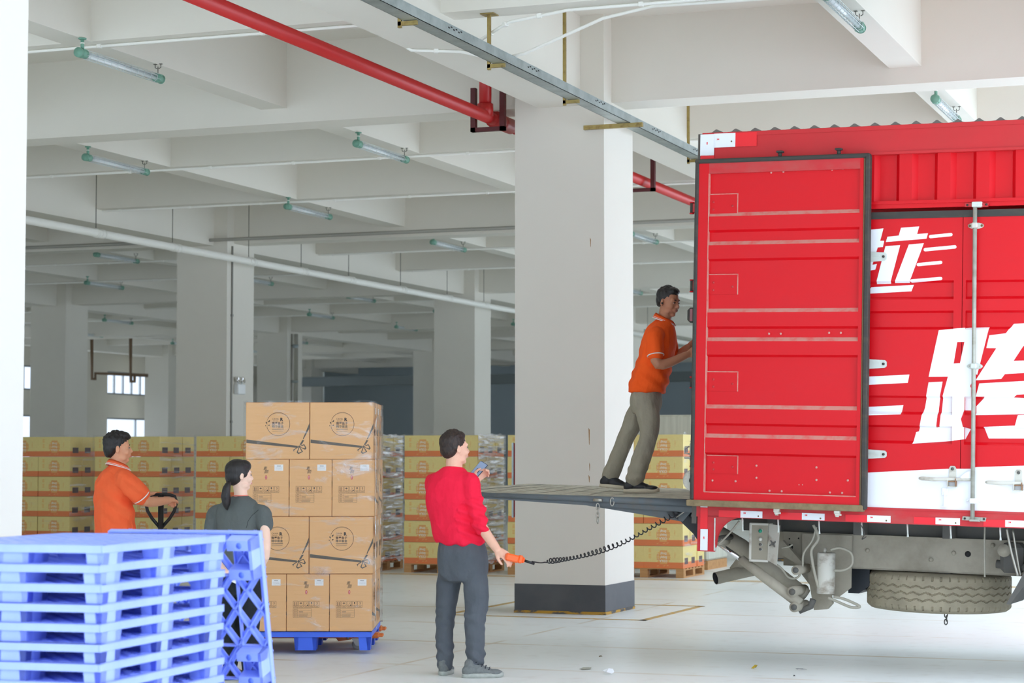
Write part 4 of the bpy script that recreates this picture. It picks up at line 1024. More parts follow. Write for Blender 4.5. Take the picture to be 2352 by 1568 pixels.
# lock rod on the side doors
xr_, zrt = TP(2240, 468, -.05); zrb2 = TP(2234, 1196, -.05)[1]; xr2 = TP(2234, 1196, -.05)[0]
rod = MB().tube([(xr2, -.055, zrb2), (xr_, -.055, zrt)], .0145, GALW, 14).build('lock_rod', None, truck)
def rx_(v): 
    z_ = TP(2237, v, -.05)[1]; f = (z_-zrb2)/(zrt-zrb2); return xr2+(xr_-xr2)*f, z_
for v, m_ in ((517.5, CAN), (840.5, HNG), (1150, TWHT)):
    x_, z_ = rx_(v)
    q = MB().poly([(x_-.055*1.1+.01*cos(a) if False else x_+.055*cos(a)*(1.0), z_+.018*sin(a)*(1.2)) for a in [k*pi/8 for k in range(16)]], .006, m_, Matrix.Translation((0, -.02, 0)))
    q.bbox((x_-.02, -.075, z_-.018), (x_+.02, -.02, z_+.018), .006, m_)
    for s_ in (-1, 1): q.sphere((x_+s_*.042, -.03, z_), .009, SEAM if v == 517.5 else m_, 8, 5)
    q.build('rod_bracket', None, rod)
for v, sg in ((470, 1), (1191, -1)):
    x_, z_ = rx_(v)
    q = MB().poly([(x_-.075, z_-.012), (x_+.085, z_-.016), (x_+.09, z_+.01), (x_-.07, z_+.014)], .012, TRED2 if sg > 0 else GALW, Matrix.Translation((0, -.03, 0))).bbox((x_-.02, -.075, z_-.018), (x_+.05, -.03, z_-.004 if sg < 0 else z_+.018), .004, GALW if sg < 0 else HNG)
    q.poly([(x_+.02, z_-.012), (x_+.05, z_-.02), (x_+.05, z_+.012)], .02, TRED if sg > 0 else GALW, Matrix.Translation((0, -.045, 0)))
    for s_ in (-.055, .075): q.cyl((x_+s_, -.046, z_), (x_+s_, -.04, z_), .008, RUB, 10)
    q.build('rod_lock', None, rod)
def lever(u0, u1, v, up):
    (xa, z_) = TP(u0, v, -.05); xb = TP(u1, v, -.05)[0]; xu = TP(up, v, -.05)[0]
    t = MB().tube([(xa, -.06, z_), (xa+.02, -.068, z_), (xa+.1, -.062, z_-.004), (xu, -.045, z_), (xb, -.045, z_)], [.008, .014, .014, .011, .011], CAN, 10).build('lever_handle', None, truck)
    q = MB().poly([(xu-.024, z_-.005), (xu+.024, z_-.005), (xu+.024, z_+.075), (xu+.014, z_+.09), (xu-.014, z_+.09), (xu-.024, z_+.075)], .008, CAN, Matrix.Translation((0, -.02, 0))).cyl((xu, -.034, z_+.07), (xu, -.026, z_+.07), .011, CHASD, 12)
    q.box((xu-.03, -.06, z_-.05), (xu-.024, -.02, z_+.005), CAN).box((xu+.024, -.06, z_-.05), (xu+.03, -.02, z_+.005), mat('rusty_steel', srgb(146,112,84), .8)).box((xu-.03, -.06, z_-.054), (xu+.03, -.02, z_-.048), CAN).box((xu-.026, -.052, z_-.02), (xu+.026, -.022, z_-.012), mat('rusty_steel', (0,0,0)))
    q.build('lever_keeper', None, t)
    return t
lever(2112, 2232, 1098, 2186); lever(2265, 2385, 1107, 2338)
(xq, zq) = TP(2210, 1098, -.05); MB().poly([(xq-.01, zq+.01), (xq+.03, zq+.045), (xq+.06, zq+.05), (xq+.06, zq-.012), (xq, zq-.012)], .02, TWHT, Matrix.Translation((0, -.03, 0))).build('rod_lug', None, truck)
(xq, zq) = TP(2170, 1128, -.03)
MB().bbox((xq-.022, -.035, zq-.03), (xq+.022, -.018, zq+.025), .005, TWHT).bbox((xq-.005, -.045, zq-.1), (xq+.005, -.03, zq), .003, TWHT).bbox((xq-.02, -.04, zq-.108), (xq+.02, -.025, zq-.1), .003, TWHT).build('seal_holder', None, truck)
# pegs under the bottom rail
for u in (1706, 1788, 1882, 1980, 2085, 2184, 2298):
    x_, z_ = TP(u, 1205+(u-1706)*.034, -.0)
    MB().tube([(x_-.004, 0.0, zrb+.002), (x_, 0.0, z_-.02), (x_+.001, 0, z_-.045)], [.0065, .005, .008], HNG, 8).build('peg', None, truck)
# ---- chassis
yc = .72
def TB(u, v, y=yc): return TP(u, v, y)
zt1, zb1 = TB(2000, 1228)[1], TB(2000, 1306)[1]
fr = MB().box((TB(1800, 1250)[0], yc, zb1), (XE+.4, yc+.008, zt1), CHAS).box((TB(1800, 1250)[0], yc, zb1-.004), (XE+.4, yc+.09, zb1+.004), CHAS).box((TB(1800, 1250)[0], yc-.02, zt1-.008), (XE+.4, yc+.09, zt1), CHAS)
fr = fr.build('frame_rail', None, truck)
q = MB()
for u, v, r in ((1815, 1256, .022), (2223, 1272, .022), (1813, 1237, .006), (1834, 1236, .006), (1833, 1280, .006)):
    x_, z_ = TB(u, v, yc-.002); q.cyl((x_, yc-.002, z_), (x_, yc+.001, z_), r, DK, 14)
for u, v in ((1992, 1264), (2138, 1285), (1935, 1249), (1935, 1285), (2190, 1270), (2280, 1252)):
    x_, z_ = TB(u, v, yc-.01); q.sphere((x_, yc-.004, z_), .017, CHAS, 10, 6)
o = q.build('bolts_and_holes', None, fr); o['kind'] = 'stuff'
MB().box((.1, yc+.04, zt1-.004), (XE+.3, yc+.1, -.05), CHASD).build('gap_shadow_strip', None, truck)  # added dark strip standing in for the shadow under the box floor
MB().box((.05, WB-yc-.01, zb1), (XE+.4, WB-yc, zt1), CHAS).build('frame_rail', None, truck)
for x_ in (.35, 1.0, 1.65, 2.3, 2.95, 3.6, 4.25): MB().box((x_, .55, zt1+.001), (x_+.06, WB-.55, -.05), CHASD).build('cross_member', None, truck)
(xa, za) = TB(1843, 1225, .68); (xb, zc) = TB(1955, 1362, .68)
MB().poly([(xa, za), (xb, za), (xb, zc+.04), (xb-.09, zc-.03), (xa+.1, zc), (xa, zc+.12)], .012, CHAS, Matrix.Translation((0, .69, 0))).build('mount_plate', None, truck)
(xa, za) = TB(1955, 1300, .9); (xb, zc) = TB(1997, 1345, .9)
MB().poly([(xa-.02, za), (xb, za), (xb, zc), (xa+.06, zc-.06), (xa-.02, zc-.06)], .3, mat('black_tank', srgb(40,46,52), .4), Matrix.Translation((0, 1.2, 0))).build('air_tank', None, truck)
# control box for the lift
(xa, za) = TP(1724, 1201, .3); (xb, zc) = TP(1763, 1289, .3); (xd, zd) = TP(1796, 1288, .3)
cb_ = MB().box((xa, .3, zc), (xb, .42, za), CAN).bbox((xa-.006, .288, zc-.006), (xb+.006, .3, zc+.012), .003, CAN).bbox((xa-.006, .288, za-.012), (xb+.006, .3, za+.004), .003, CAN).bbox((xa-.006, .288, zc), (xa+.012, .3, za), .003, CAN)
cb_.box((xa+.012, .296, zc+.012), (xb-.002, .3, za-.012), mat('dusty_panel', srgb(160,154,136), .7))
cb_ = cb_.build('control_box', None, truck)
w_ = (xb-xa)
MB().add([(xb, .29, zc+.01), (xd-.01, .2, zc-.02), (xd+.01, .2, za-.005), (xb+.01, .29, za), (xb, .30, zc+.01), (xd-.01, .215, zc-.02), (xd+.01, .215, za-.005), (xb+.01, .30, za)], [(0,1,2,3),(7,6,5,4),(0,4,5,1),(1,5,6,2),(2,6,7,3),(3,7,4,0)], CAN).build('box_door', None, cb_)
for v, c_, r in ((1219, mat('green_button', srgb(30,150,120), .35), .013), (1238, mat('white_button', srgb(226,226,214), .4), .012), (1250, CHASD, .01), (1261, CHASD, .009)):
    x_, z_ = TP(1747, v, .29); MB().cyl((x_, .297, z_), (x_, .278, z_), r, c_, 14).cyl((x_, .297, z_), (x_, .29, z_), r*1.35, CAN, 14).build('button', None, cb_)
x_, z_ = TP(1776, 1248, .24)
q = MB()
for a in range(4): q.tube([(x_, .228, z_), (x_+.028*cos(a*pi/2+.6), .222, z_+.028*sin(a*pi/2+.6))], [.008, .004], CHASD, 8)
q.build('lock_knob', None, cb_)
# lift arms and rams
def bar(name, pts, r, m, y, n=16, par=None):
    P = []
    for u, v in pts: x_, z_ = TP(u, v, y); P.append((x_, y, z_))
    return MB().tube(P, r, m, n).build(name, None, par or truck)
bar('lift_arm', [(1650, 1222), (1702, 1255), (1850, 1368)], [.055, .062, .055], CHAS, .55)
ram = bar('ram_cylinder', [(1702, 1284), (1760, 1328), (1838, 1386)], [.034, .038, .04], CHAS, .35)
bar('ram_rod', [(1652, 1249), (1706, 1287)], .019, mat('polished_ram', (.8,.8,.8), .08, 1), .35, par=ram)
x_, z_ = TP(1655, 1243, .35); MB().cyl((x_, .3, z_), (x_, .5, z_), .03, CHAS, 16).cyl((x_-.005, .28, z_+.02), (x_+.03, .5, z_+.03), .022, CHASD, 12).build('ram_pin', None, truck)
bar('ram_hose_guard', [(1712, 1272), (1760, 1300)], .05, CHAS, .62)
q = MB(); (xa, za) = TP(1830, 1300, .6)
P_ = lambda u, v: TP(u, v, .6)
q.poly([P_(1762, 1252), P_(1843, 1300), P_(1858, 1318), P_(1872, 1400), P_(1902, 1398), P_(1914, 1385), P_(1905, 1350), P_(1885, 1300), P_(1850, 1296), P_(1800, 1240)], .05, CHAS, Matrix.Translation((0, .62, 0)))
q.build('pivot_bracket', None, truck)
for u, v, r in ((1838, 1355, .038), (1842, 1390, .036), (1846, 1306, .034)):
    x_, z_ = TP(u, v, .5); MB().cyl((x_, .3, z_), (x_, .6, z_), r, CHAS, 18).cyl((x_, .29, z_), (x_, .3, z_), r*.62, CHASD, 16).build('pivot_pin', None, truck)
x_, z_ = TP(1846, 1384, .42); MB().tube([TPs for TPs in [(TP(1828, 1380, .42)[0], .42, TP(1828, 1380, .42)[1]), (TP(1840, 1402, .42)[0], .42, TP(1840, 1402, .42)[1]), (TP(1862, 1392, .42)[0], .42, TP(1862, 1392, .42)[1]), (TP(1868, 1376, .42)[0], .42, TP(1868, 1376, .42)[1])]], .024, CHASD, 12).build('lower_hook', None, truck)
# exhaust
q = MB(); pp = [(1643, 1328), (1690, 1317), (1730, 1308)]
P3 = [(TP(u, v, y_)[0], y_, TP(u, v, y_)[1]) for (u, v), y_ in zip(pp, (.80, .92, 1.04))]
vs = MB(); q.tube(P3, .047, CHAS, 20, caps=False).tube([Vector(p) for p in P3], .041, mat('dark_pipe_inside', (.03,.03,.03), .9), 20, caps=False)  # dark inner tube shows at the open end
P4 = [(TP(u, v, .97)[0], .97, TP(u, v, .97)[1]) for u, v in ((1688, 1312), (1705, 1290), (1725, 1262))]; q.tube(P4, .05, CHAS, 16)
q.build('exhaust_pipe', None, truck)
# canister and hoses
(xa, za) = TP(1878, 1268, .45); (xb, zc) = TP(1917, 1364, .45); xm = (xa+xb)/2; r = (xb-xa)/2
MB().lathe([(.001, zc), (r*.96, zc), (r, zc+.006), (r, za-.006), (r*.9, za), (.001, za)], CAN, 28, Matrix.Translation((xm, .45, 0))).cyl((xm-.01, .45, za), (xm-.01, .45, za+.035), .012, CAN, 10).build('oil_canister', None, truck)
def hose(pts, r, m=HNG, y=.4, name='hose'):
    P = [Vector((TP(u, v, y)[0], y, TP(u, v, y)[1])) for u, v in pts]
    out = []
    for i in range(len(P)-1):
        p0 = P[max(i-1, 0)]; p1 = P[i]; p2 = P[i+1]; p3 = P[min(i+2, len(P)-1)]
        for k in range(6):
            t = k/6; out.append(.5*((2*p1)+(-p0+p2)*t+(2*p0-5*p1+4*p2-p3)*t*t+(-p0+3*p1-3*p2+p3)*t**3))
    out.append(P[-1]); return MB().tube(out, r, m, 8).build(name, None, truck)
HOSE = mat('dusty_hose', srgb(172,168,152), .7)
hose([(1875, 1210), (1866, 1240), (1846, 1270), (1843, 1300), (1833, 1325), (1812, 1326), (1795, 1305), (1777, 1292)], .008, HOSE)
hose([(1868, 1205), (1880, 1235), (1864, 1262), (1866, 1290), (1872, 1320), (1880, 1350)], .011, HOSE)
hose([(1908, 1262), (1930, 1258), (1955, 1270), (1957, 1295), (1940, 1308), (1916, 1310)], .009, HOSE)
hose([(1902, 1372), (1925, 1382), (1955, 1394), (1975, 1393), (1960, 1384), (1935, 1374), (1915, 1370)], .010, HOSE)
hose([(1698, 1196), (1675, 1225), (1650, 1250)], .007, HOSE, y=.2)
hose([(1795, 1258), (1812, 1255), (1820, 1250)], .006, HOSE)
hose([(1928, 1166), (1940, 1180), (1975, 1203), (1985, 1225), (1980, 1238), (1990, 1232)], .0035, RUB, y=-.02, name='cable')
hose([(2312, 1212), (2322, 1262), (2338, 1322)], .010, STL, y=.3, name='stay_rod')
hose([(2326, 1215), (2338, 1290), (2345, 1322)], .008, STL, y=.36, name='stay_rod')
hose([(2262, 1210), (2261, 1260), (2262, 1325)], .006, HOSE, y=.45, name='hanger_rod')
# spring hanger, shackle and mudguard edge at the picture's right
(xa, za) = TP(2300, 1262, .62); q = MB()
q.bbox((xa, .55, za-.16), (xa+.16, .75, za+.05), .03, CHASD).cyl((xa+.04, .5, za), (xa+.04, .56, za), .045, CHAS, 16).tube([(xa-.03, .6, za-.1), (xa+.5, .6, za-.14), (xa+1.1, .6, za-.1)], .03, CHASD, 8)
q.build('spring_hanger', None, truck)
MB().poly([TP(2311, 1387, .3), TP(2319, 1388, .3), TP(2352, 1345, .3), TP(2375, 1290, .3), TP(2365, 1290, .3), TP(2335, 1345, .3)], .5, CHASD, Matrix.Translation((0, .8, 0))).build('mudguard', None, truck)
# spare wheel slung flat under the frame
def spare():
    Rt = .505; hh = .14; m = MB(); NT = 540; NH = 44
    vs = []; fs = []; zz_ = [-.118+.236*i/NH for i in range(NH+1)]
    tri = lambda t: abs((t % 1)*2-1)*2-1
    for k in range(NT):
        th = 2*pi*k/NT
        for z in zz_:
            d = 0
            for z0 in (-.045, 0, .045):
                if abs(z-z0-.0085*tri(th*34/(2*pi)+ (0 if z0 else .25))) < .0042: d = .011
            if abs(z) > .088 and (th*52/(2*pi)) % 1 < .16: d = .012
            r_ = Rt-d-max(0, abs(z)-.098)**2*30
            vs.append((r_*cos(th), r_*sin(th), z))
    P = NH+1
    for k in range(NT):
        j = (k+1) % NT
        for i in range(NH): fs.append((k*P+i, j*P+i, j*P+i+1, k*P+i+1))
    m.add(vs, fs, TYRE)
    for s in (-1, 1):
        pr = [(Rt-.012, .118*s), (Rt-.03, .132*s), (Rt-.09, .14*s), (Rt-.16, .132*s), (Rt-.215, .112*s), (Rt-.235, .1*s)]
        m.lathe(pr if s < 0 else pr[::-1], TYRE, 64)
    o = m.build('spare_wheel', None, truck)
    rm = MB().lathe([(Rt-.23, -.1), (Rt-.25, -.06), (Rt-.26, .04), (.16, .06), (.12, .05), (.001, .05)], CHAS, 40)
    rm.build('rim', None, o); return o
sw = spare()
yS = 1.16
(xa, _) = TP(1997, 1345, yS); (xb, _) = TP(2321, 1345, yS); (_, zm) = TP(2160, 1350, yS)
sw.location = ((xa+xb)/2, yS, zm-.012); sw.scale = ((xb-xa)/2/.505,)*2+(1.04,)
(xc_, zc_) = TP(2173, 1393, yS-.35)
ch = MB()
def link(mb, c, r, w, ang, m, M0=None):
    pts = []
    for k in range(16):
        a = 2*pi*k/16; x_ = w*cos(a); z_ = r*sin(a)
        pts.append((c[0]+x_*cos(ang), c[1]+x_*sin(ang), c[2]+z_))
    mb.tube(pts, .0042, m, 6, closed=True)
for k in range(5): q = MB(); link(q, (xc_+.004*(k % 2), yS-.35, zc_-.005-k*.026), .02, .011, (k % 2)*1.3+.3, CHASD); q.build('chain_link', None, truck)
MB().cyl((xc_, yS-.35, zc_), (xc_, yS-.35, zc_+.2), .006, CHASD, 8).build('chain_hook', None, truck)
MB().box((xc_-.04, .75, zb1-.02), (xc_+.04, WB-.75, zb1+.0), CHASD).build('spare_carrier', None, truck)
# rear wheels on the floor, beyond the frame of the picture, carry the body
xw = 3.75
for yy0 in (.06, .34, WB-.6, WB-.32):
    c = TM @ Vector((xw, yy0+.13, 0)); 
    wv = MB().lathe([(.26, -.1), (.30, -.125), (.42, -.135), (.485, -.115), (.5, -.09), (.5, .09), (.485, .115), (.42, .135), (.30, .125), (.26, .1)], mat('black_tyre', srgb(52,50,46), .85), 48)
    wv.lathe([(.26, .1), (.24, .0), (.18, -.05), (.001, -.05)], CHAS, 32)
    o = wv.build('road_wheel', None, truck); 
    o.matrix_parent_inverse = Matrix.Identity(4); o.matrix_basis = TI @ (Matrix.Translation((c.x, c.y, .501)) @ TM.to_3x3().to_4x4() @ Matrix.Rotation(pi/2, 4, 'X'))
MB().tube([(xw, .3, -.68), (xw, WB-.3, -.68)], .08, CHASD, 12).build('axle', None, truck)
# ---------------------------------------------------------------- tail lift
lift = thing('tail_lift', 'grey steel tail lift platform lowered level behind the truck', 'tail lift')
dn = 15.45
nr = at(1597, 1146, dn); fr_ = at(1594, 1122.5, dn+2.12); 
nl = at(982, 1127, dn+1.0); fl_ = at(1216, 1110.5, dn+2.12+.68)
ctop = [nl, nr, fr_, fl_]
up3 = Vector((0, 0, 1))
m = MB(); N_ = 10
th = [.028, .10, .10, .028]
bot = [c-up3*t for c, t in zip(ctop, th)]
m.add(ctop+bot, [(0,1,2,3),(7,6,5,4)], LIFT); m.add(ctop+bot, [(0,4,5,1),(1,5,6,2),(2,6,7,3),(3,7,4,0)], LIFTE)
# a raised tread strip and checker ridges on the deck
for k in range(1, 10):
    a = nl.lerp(nr, k/10); c = fl_.lerp(fr_, k/10); d = (nr-nl).normalized()*.012
    m.add([a-d+up3*.0015, a+d+up3*.0015, c+d+up3*.0015, c-d+up3*.0015], [(0,1,2,3)], LIFTE if k in (1,) else LIFT)
m.build('platform', None, lift)
dn_ = (nr-nl).normalized(); df = (fr_-nr).normalized()
q = MB(); a0 = nl-df*.0; 
e = MB()
e.tube([nl-up3*.012, nr-up3*.03], [.016, .03], LIFTE, 10); e.build('edge_tube', None, lift)
und = MB()
g0 = nl.lerp(nr, .52)-up3*.05+df*.03; g1 = nr-up3*.10+df*.03; 
Pm = [nl.lerp(nr, .5)-up3*.045, nr-up3*.06, nr-up3*.17-dn_*.10, nl.lerp(nr, .8)-up3*.125]
for off in (.04, 1.0, 2.0):
    o_ = df*off
    MB().add([p+o_ for p in Pm]+[p+o_+df*.05 for p in Pm], [(3,2,1,0),(4,5,6,7),(0,1,5,4),(1,2,6,5),(2,3,7,6),(3,0,4,7)], LIFTE).build('stiffener', None, lift)
k_ = at(1560, 1175, dn+.1); k2 = at(1604, 1160, dn+.1); k3 = at(1606, 1246, dn+.1); k4 = at(1592, 1225, dn+.1); k5 = at(1562, 1196, dn+.1); k6 = at(1532, 1178, dn+.1)
BKK = mat('black_steel', srgb(34,36,38), .4, noise=(10, .5, srgb(70,68,64), .5, .75))
K = [k6, k5, k4, k3, k2, k_]
for off in (.0, 1.3):
    Q = [p+df*off for p in K]; n = len(K)
    hb = MB().add(Q+[p+df*.09 for p in Q], [tuple(range(n)), tuple(range(2*n-1, n-1, -1))]+[(i, i+n, (i+1) % n+n, (i+1) % n) for i in range(n)], BKK); hb.build('hinge_bracket', None, lift)
cpin = at(1592, 1183, dn+.08); hb = MB().cyl(cpin, cpin+df*.1, .03, BKK, 16).cyl(cpin-df*.02, cpin, .016, LIFTE, 12)
hb.build('hinge_pin', None, lift)
gl_ = MB().tube([at(1553, 1188, dn+.05), at(1573, 1174, dn+.05), at(1583, 1168, dn+.05)], .004, STL, 6); gl_.build('grease_line', None, lift)
c0 = at(1373, 1163, dn+.30)
for k in range(4):
    q = MB(); link(q, (c0.x, c0.y, c0.z-k*.034), .025, .012, k*1.4+.3, STL); q.build('chain_link', None, lift)
c0 = at(1406, 1152, dn+.27); q = MB(); link(q, (c0.x, c0.y, c0.z), .03, .014, .3, STL); q.build('chain_link', None, lift)
for u in (1373, 1420):
    c0 = at(u, 1148, dn+.28); MB().cyl(c0-dn_*.035, c0+dn_*.035, .012, STL, 10).build('lug', None, lift)
# ================================================================ people
def skinmat(n, c): return mat(n, c, .5, spec=.35, noise=(22, .25, (c[0]*.85, c[1]*.72, c[2]*.7, 1), .45, .75))
def clothmat(n, c, c2=None, sc=9, rough=.85):
    return mat(n, c, rough, spec=.2, noise=(sc, .35, c2 or (c[0]*.8, c[1]*.8, c[2]*.8, 1), .4, .7), bump=((13, 13, 8), .55, .03))
def yawv(deg):   # facing direction: 0 = away from the camera, 90 = to the right of the picture
    a = radians(deg); f = FW*cos(a)+RT*sin(a); r = RT*cos(a)-FW*sin(a); return f, r
class Vol:
    def __init__(s): s.mb = MB()
    def ell(s, c, rad, M=None, n=18, m_=10): s.mb.sphere((0,0,0), 1, None, n, m_, (M if M is not None else Matrix.Identity(4)) @ Matrix.Translation(c) @ Matrix.Diagonal((*rad, 1))); return s
    def limb(s, pts, rs, n=14, M=None):
        pts = [Vector(p) for p in pts]; P = []; R_ = []
        d0 = (pts[1]-pts[0]).normalized(); d1 = (pts[-1]-pts[-2]).normalized()
        for t in (1.0, .8, .45): P.append(pts[0]-d0*rs[0]*t); R_.append(rs[0]*sqrt(max(1-t*t, .0004)))
        # refine with Catmull-Rom so that joints bend smoothly
        for i in range(len(pts)-1):
            p0 = pts[max(i-1, 0)]; p1 = pts[i]; p2 = pts[i+1]; p3 = pts[min(i+2, len(pts)-1)]
            for k in range(5):
                t = k/5; P.append(.5*((2*p1)+(-p0+p2)*t+(2*p0-5*p1+4*p2-p3)*t*t+(-p0+3*p1-3*p2+p3)*t**3)); R_.append(rs[i]*(1-t)+rs[i+1]*t)
        P.append(pts[-1]); R_.append(rs[-1])
        for t in (.45, .8, 1.0): P.append(pts[-1]+d1*rs[-1]*t); R_.append(rs[-1]*sqrt(max(1-t*t, .0004)))
        s.mb.tube(P, R_, None, n, M); return s
    def loft(s, rings, n=28, power=2.3):
        """rings: (centre, half width, half depth, right vector, forward vector)"""
        vs = []; fs = []
        def ring(c, w, d, r, f):
            for k in range(n):
                a = 2*pi*k/n; ca, sa = cos(a), sin(a)
                q = (abs(ca)**power+abs(sa)**power)**(-1/power)
                vs.append(c+r*(w*ca*q)+f*(d*sa*q))
        R_ = list(rings); c0, w0, d0, r0, f0 = R_[0]; cN, wN, dN, rN, fN = R_[-1]
        ring(c0+(c0-R_[1][0]).normalized()*min(.012, w0*.3), w0*.6, d0*.6, r0, f0)
        # refine
        for i in range(len(R_)-1):
            a0, a1, a2, a3 = R_[max(i-1, 0)], R_[i], R_[i+1], R_[min(i+2, len(R_)-1)]
            for k in range(4):
                t = k/4; cr = lambda x0, x1, x2, x3: .5*((2*x1)+(-x0+x2)*t+(2*x0-5*x1+4*x2-x3)*t*t+(-x0+3*x1-3*x2+x3)*t**3)
                ring(cr(a0[0], a1[0], a2[0], a3[0]), cr(a0[1], a1[1], a2[1], a3[1]), cr(a0[2], a1[2], a2[2], a3[2]), a1[3].lerp(a2[3], t).normalized(), a1[4].lerp(a2[4], t).normalized())
        ring(*R_[-1]); ring(cN+(cN-R_[-2][0]).normalized()*.01, wN*.6, dN*.6, rN, fN)
        K = len(vs)//n
        for i in range(K-1):
            for k in range(n): fs.append((i*n+k, i*n+(k+1) % n, (i+1)*n+(k+1) % n, (i+1)*n+k))
        fs += [tuple(range(n-1, -1, -1)), tuple(range((K-1)*n, K*n))]
        s.mb.add(vs, fs); return s
    def mesh(s, name, material, voxel=.008, smooth=4, disp=None, parent=None, dec=None):
        me = bpy.data.meshes.new('tmp'); me.from_pydata(s.mb.v, [], s.mb.f); me.update()
        bm = bmesh.new(); bm.from_mesh(me); bmesh.ops.recalc_face_normals(bm, faces=bm.faces); bm.to_mesh(me); bm.free()
        o = bpy.data.objects.new('tmp', me); COL.objects.link(o)
        r = o.modifiers.new('r', 'REMESH'); r.mode = 'VOXEL'; r.voxel_size = voxel; r.use_smooth_shade = True
        q = o.modifiers.new('s', 'SMOOTH'); q.factor = .5; q.iterations = smooth
        dg = bpy.context.evaluated_depsgraph_get(); out = bpy.data.meshes.new_from_object(o.evaluated_get(dg))
        bpy.data.objects.remove(o); bpy.data.meshes.remove(me)
        if disp:
            for v, nrm in zip(out.vertices, [vv.normal.copy() for vv in out.vertices]):
                v.co += nrm*disp(v.co)
        out.polygons.foreach_set('use_smooth', [True]*len(out.polygons)); out.materials.clear(); out.materials.append(material); out.name = name; out.update()
        ob = bpy.data.objects.new(name, out); COL.objects.link(ob)
        if parent: ob.parent = parent; ob.matrix_parent_inverse = parent.matrix_world.inverted()
        return ob
def folds(amp, f1, f2, seed, bias=None):
    def d(p):
        q = Vector((p.x*f1[0]+seed, p.y*f1[1], p.z*f1[2])); a = mnoise.noise(q)
        q2 = Vector((p.x*f2[0], p.y*f2[1]+seed, p.z*f2[2])); b_ = 1-abs(mnoise.noise(q2))*2.2
        return amp*(a*1.1+max(b_, -.3)*.8-.3)
    return d
def addpart(mb, name, root):
    o = mb.build(name); o.parent = root; o.matrix_parent_inverse = root.matrix_world.inverted(); return o
def headM(c, yaw, pitch=0, roll=0, s=1.0):
    f, r = yawv(yaw); f = Vector(f); u = Vector((0, 0, 1))
    M = Matrix(((r.x, f.x, 0, c.x), (r.y, f.y, 0, c.y), (0, 0, 1, c.z), (0, 0, 0, 1)))
    return M @ Matrix.Rotation(radians(pitch), 4, 'X') @ Matrix.Rotation(radians(roll), 4, 'Y') @ Matrix.Scale(s, 4)
def head_vol(V, M, woman=False):
    j = .9 if woman else 1
    V.ell((0, -.014, .036), (.075, .094, .083), M); V.ell((0, .024, -.012), (.066*j, .064, .08), M); V.ell((0, .022, -.066), (.055*j, .054, .042), M)
    V.ell((0, .052, -.093), (.026*j, .026, .02), M); V.limb([(0, .080, .012), (0, .090, -.012), (0, .098, -.027)], [.009, .0105, .0118], 10, M); V.ell((0, .062, -.045), (.034, .03, .03), M, 12, 8)
    for s in (-1, 1):
        V.ell((s*.010, .091, -.031), (.009, .008, .0075), M, 10, 6); V.ell((s*.026, .070, .024), (.03, .013, .012), M, 12, 8)
        V.ell((s*.04, .056, -.03), (.024, .024, .026), M, 12, 8); V.ell((s*.045, .02, -.075), (.016, .034, .022), M, 12, 8)
        # ear: a dished shell
        pts = [(s*(.075+.010*sin(a*.5)), -.010-.012*cos(a)-.004*(1 if a > 3 else 0), -.006+.023*sin(a)) for a in [k*2*pi/12 for k in range(12)]]
        V.mb.tube([M @ Vector(p) for p in pts], .005, None, 8, closed=True); V.ell((s*.073, -.009, -.007), (.006, .011, .02), M, 10, 6)
        V.ell((s*.076, -.004, -.028), (.005, .007, .008), M, 8, 6)
    V.ell((0, .083, -.0565), (.022, .011, .006), M, 12, 8); V.ell((0, .082, -.0655), (.019, .011, .0065), M, 12, 8)
def face_parts(M, root, lip, brow=True):
    W_ = mat('eye_white', srgb(205,192,182), .4); D_ = mat('dark_iris', srgb(36,24,20), .2); H_ = mat('brow_hair', srgb(38,30,28), .8)
    for s in (-1, 1):
        e = MB().sphere((s*.030, .0745, .001), .0115, W_, 12, 8, M, (1.1, .72, .42)); e.sphere((s*.031, .0812, .001), .0056, D_, 10, 6, M, (1, .6, .95)); e.strip([(0, 0), (.001, 0)], .0001, .0001, D_, M); e.tube([(s*.016, .083, -.001), (s*.023, .0845, .005), (s*.031, .0835, .0068), (s*.039, .079, .005), (s*.045, .073, .001)], .0017, D_, 6, M)
        addpart(e, 'eye', root)
        if brow:
            b_ = MB(); b_.tube([(s*.013, .0835, .0205), (s*.028, .0835, .0250), (s*.047, .071, .0215)], [.0028, .0036, .0016], H_, 8, M); addpart(b_, 'eyebrow', root)
    l = MB().tube([(-.021, .083, -.0605), (-.008, .0925, -.0585), (0, .093, -.0592), (.008, .0925, -.0585), (.021, .083, -.0605)], [.001, .0035, .0033, .0035, .001], lip, 8, M).tube([(-.019, .0835, -.0625), (0, .0925, -.0655), (.019, .0835, -.0625)], [.001, .0042, .001], lip, 8, M)
    addpart(l, 'lips', root)
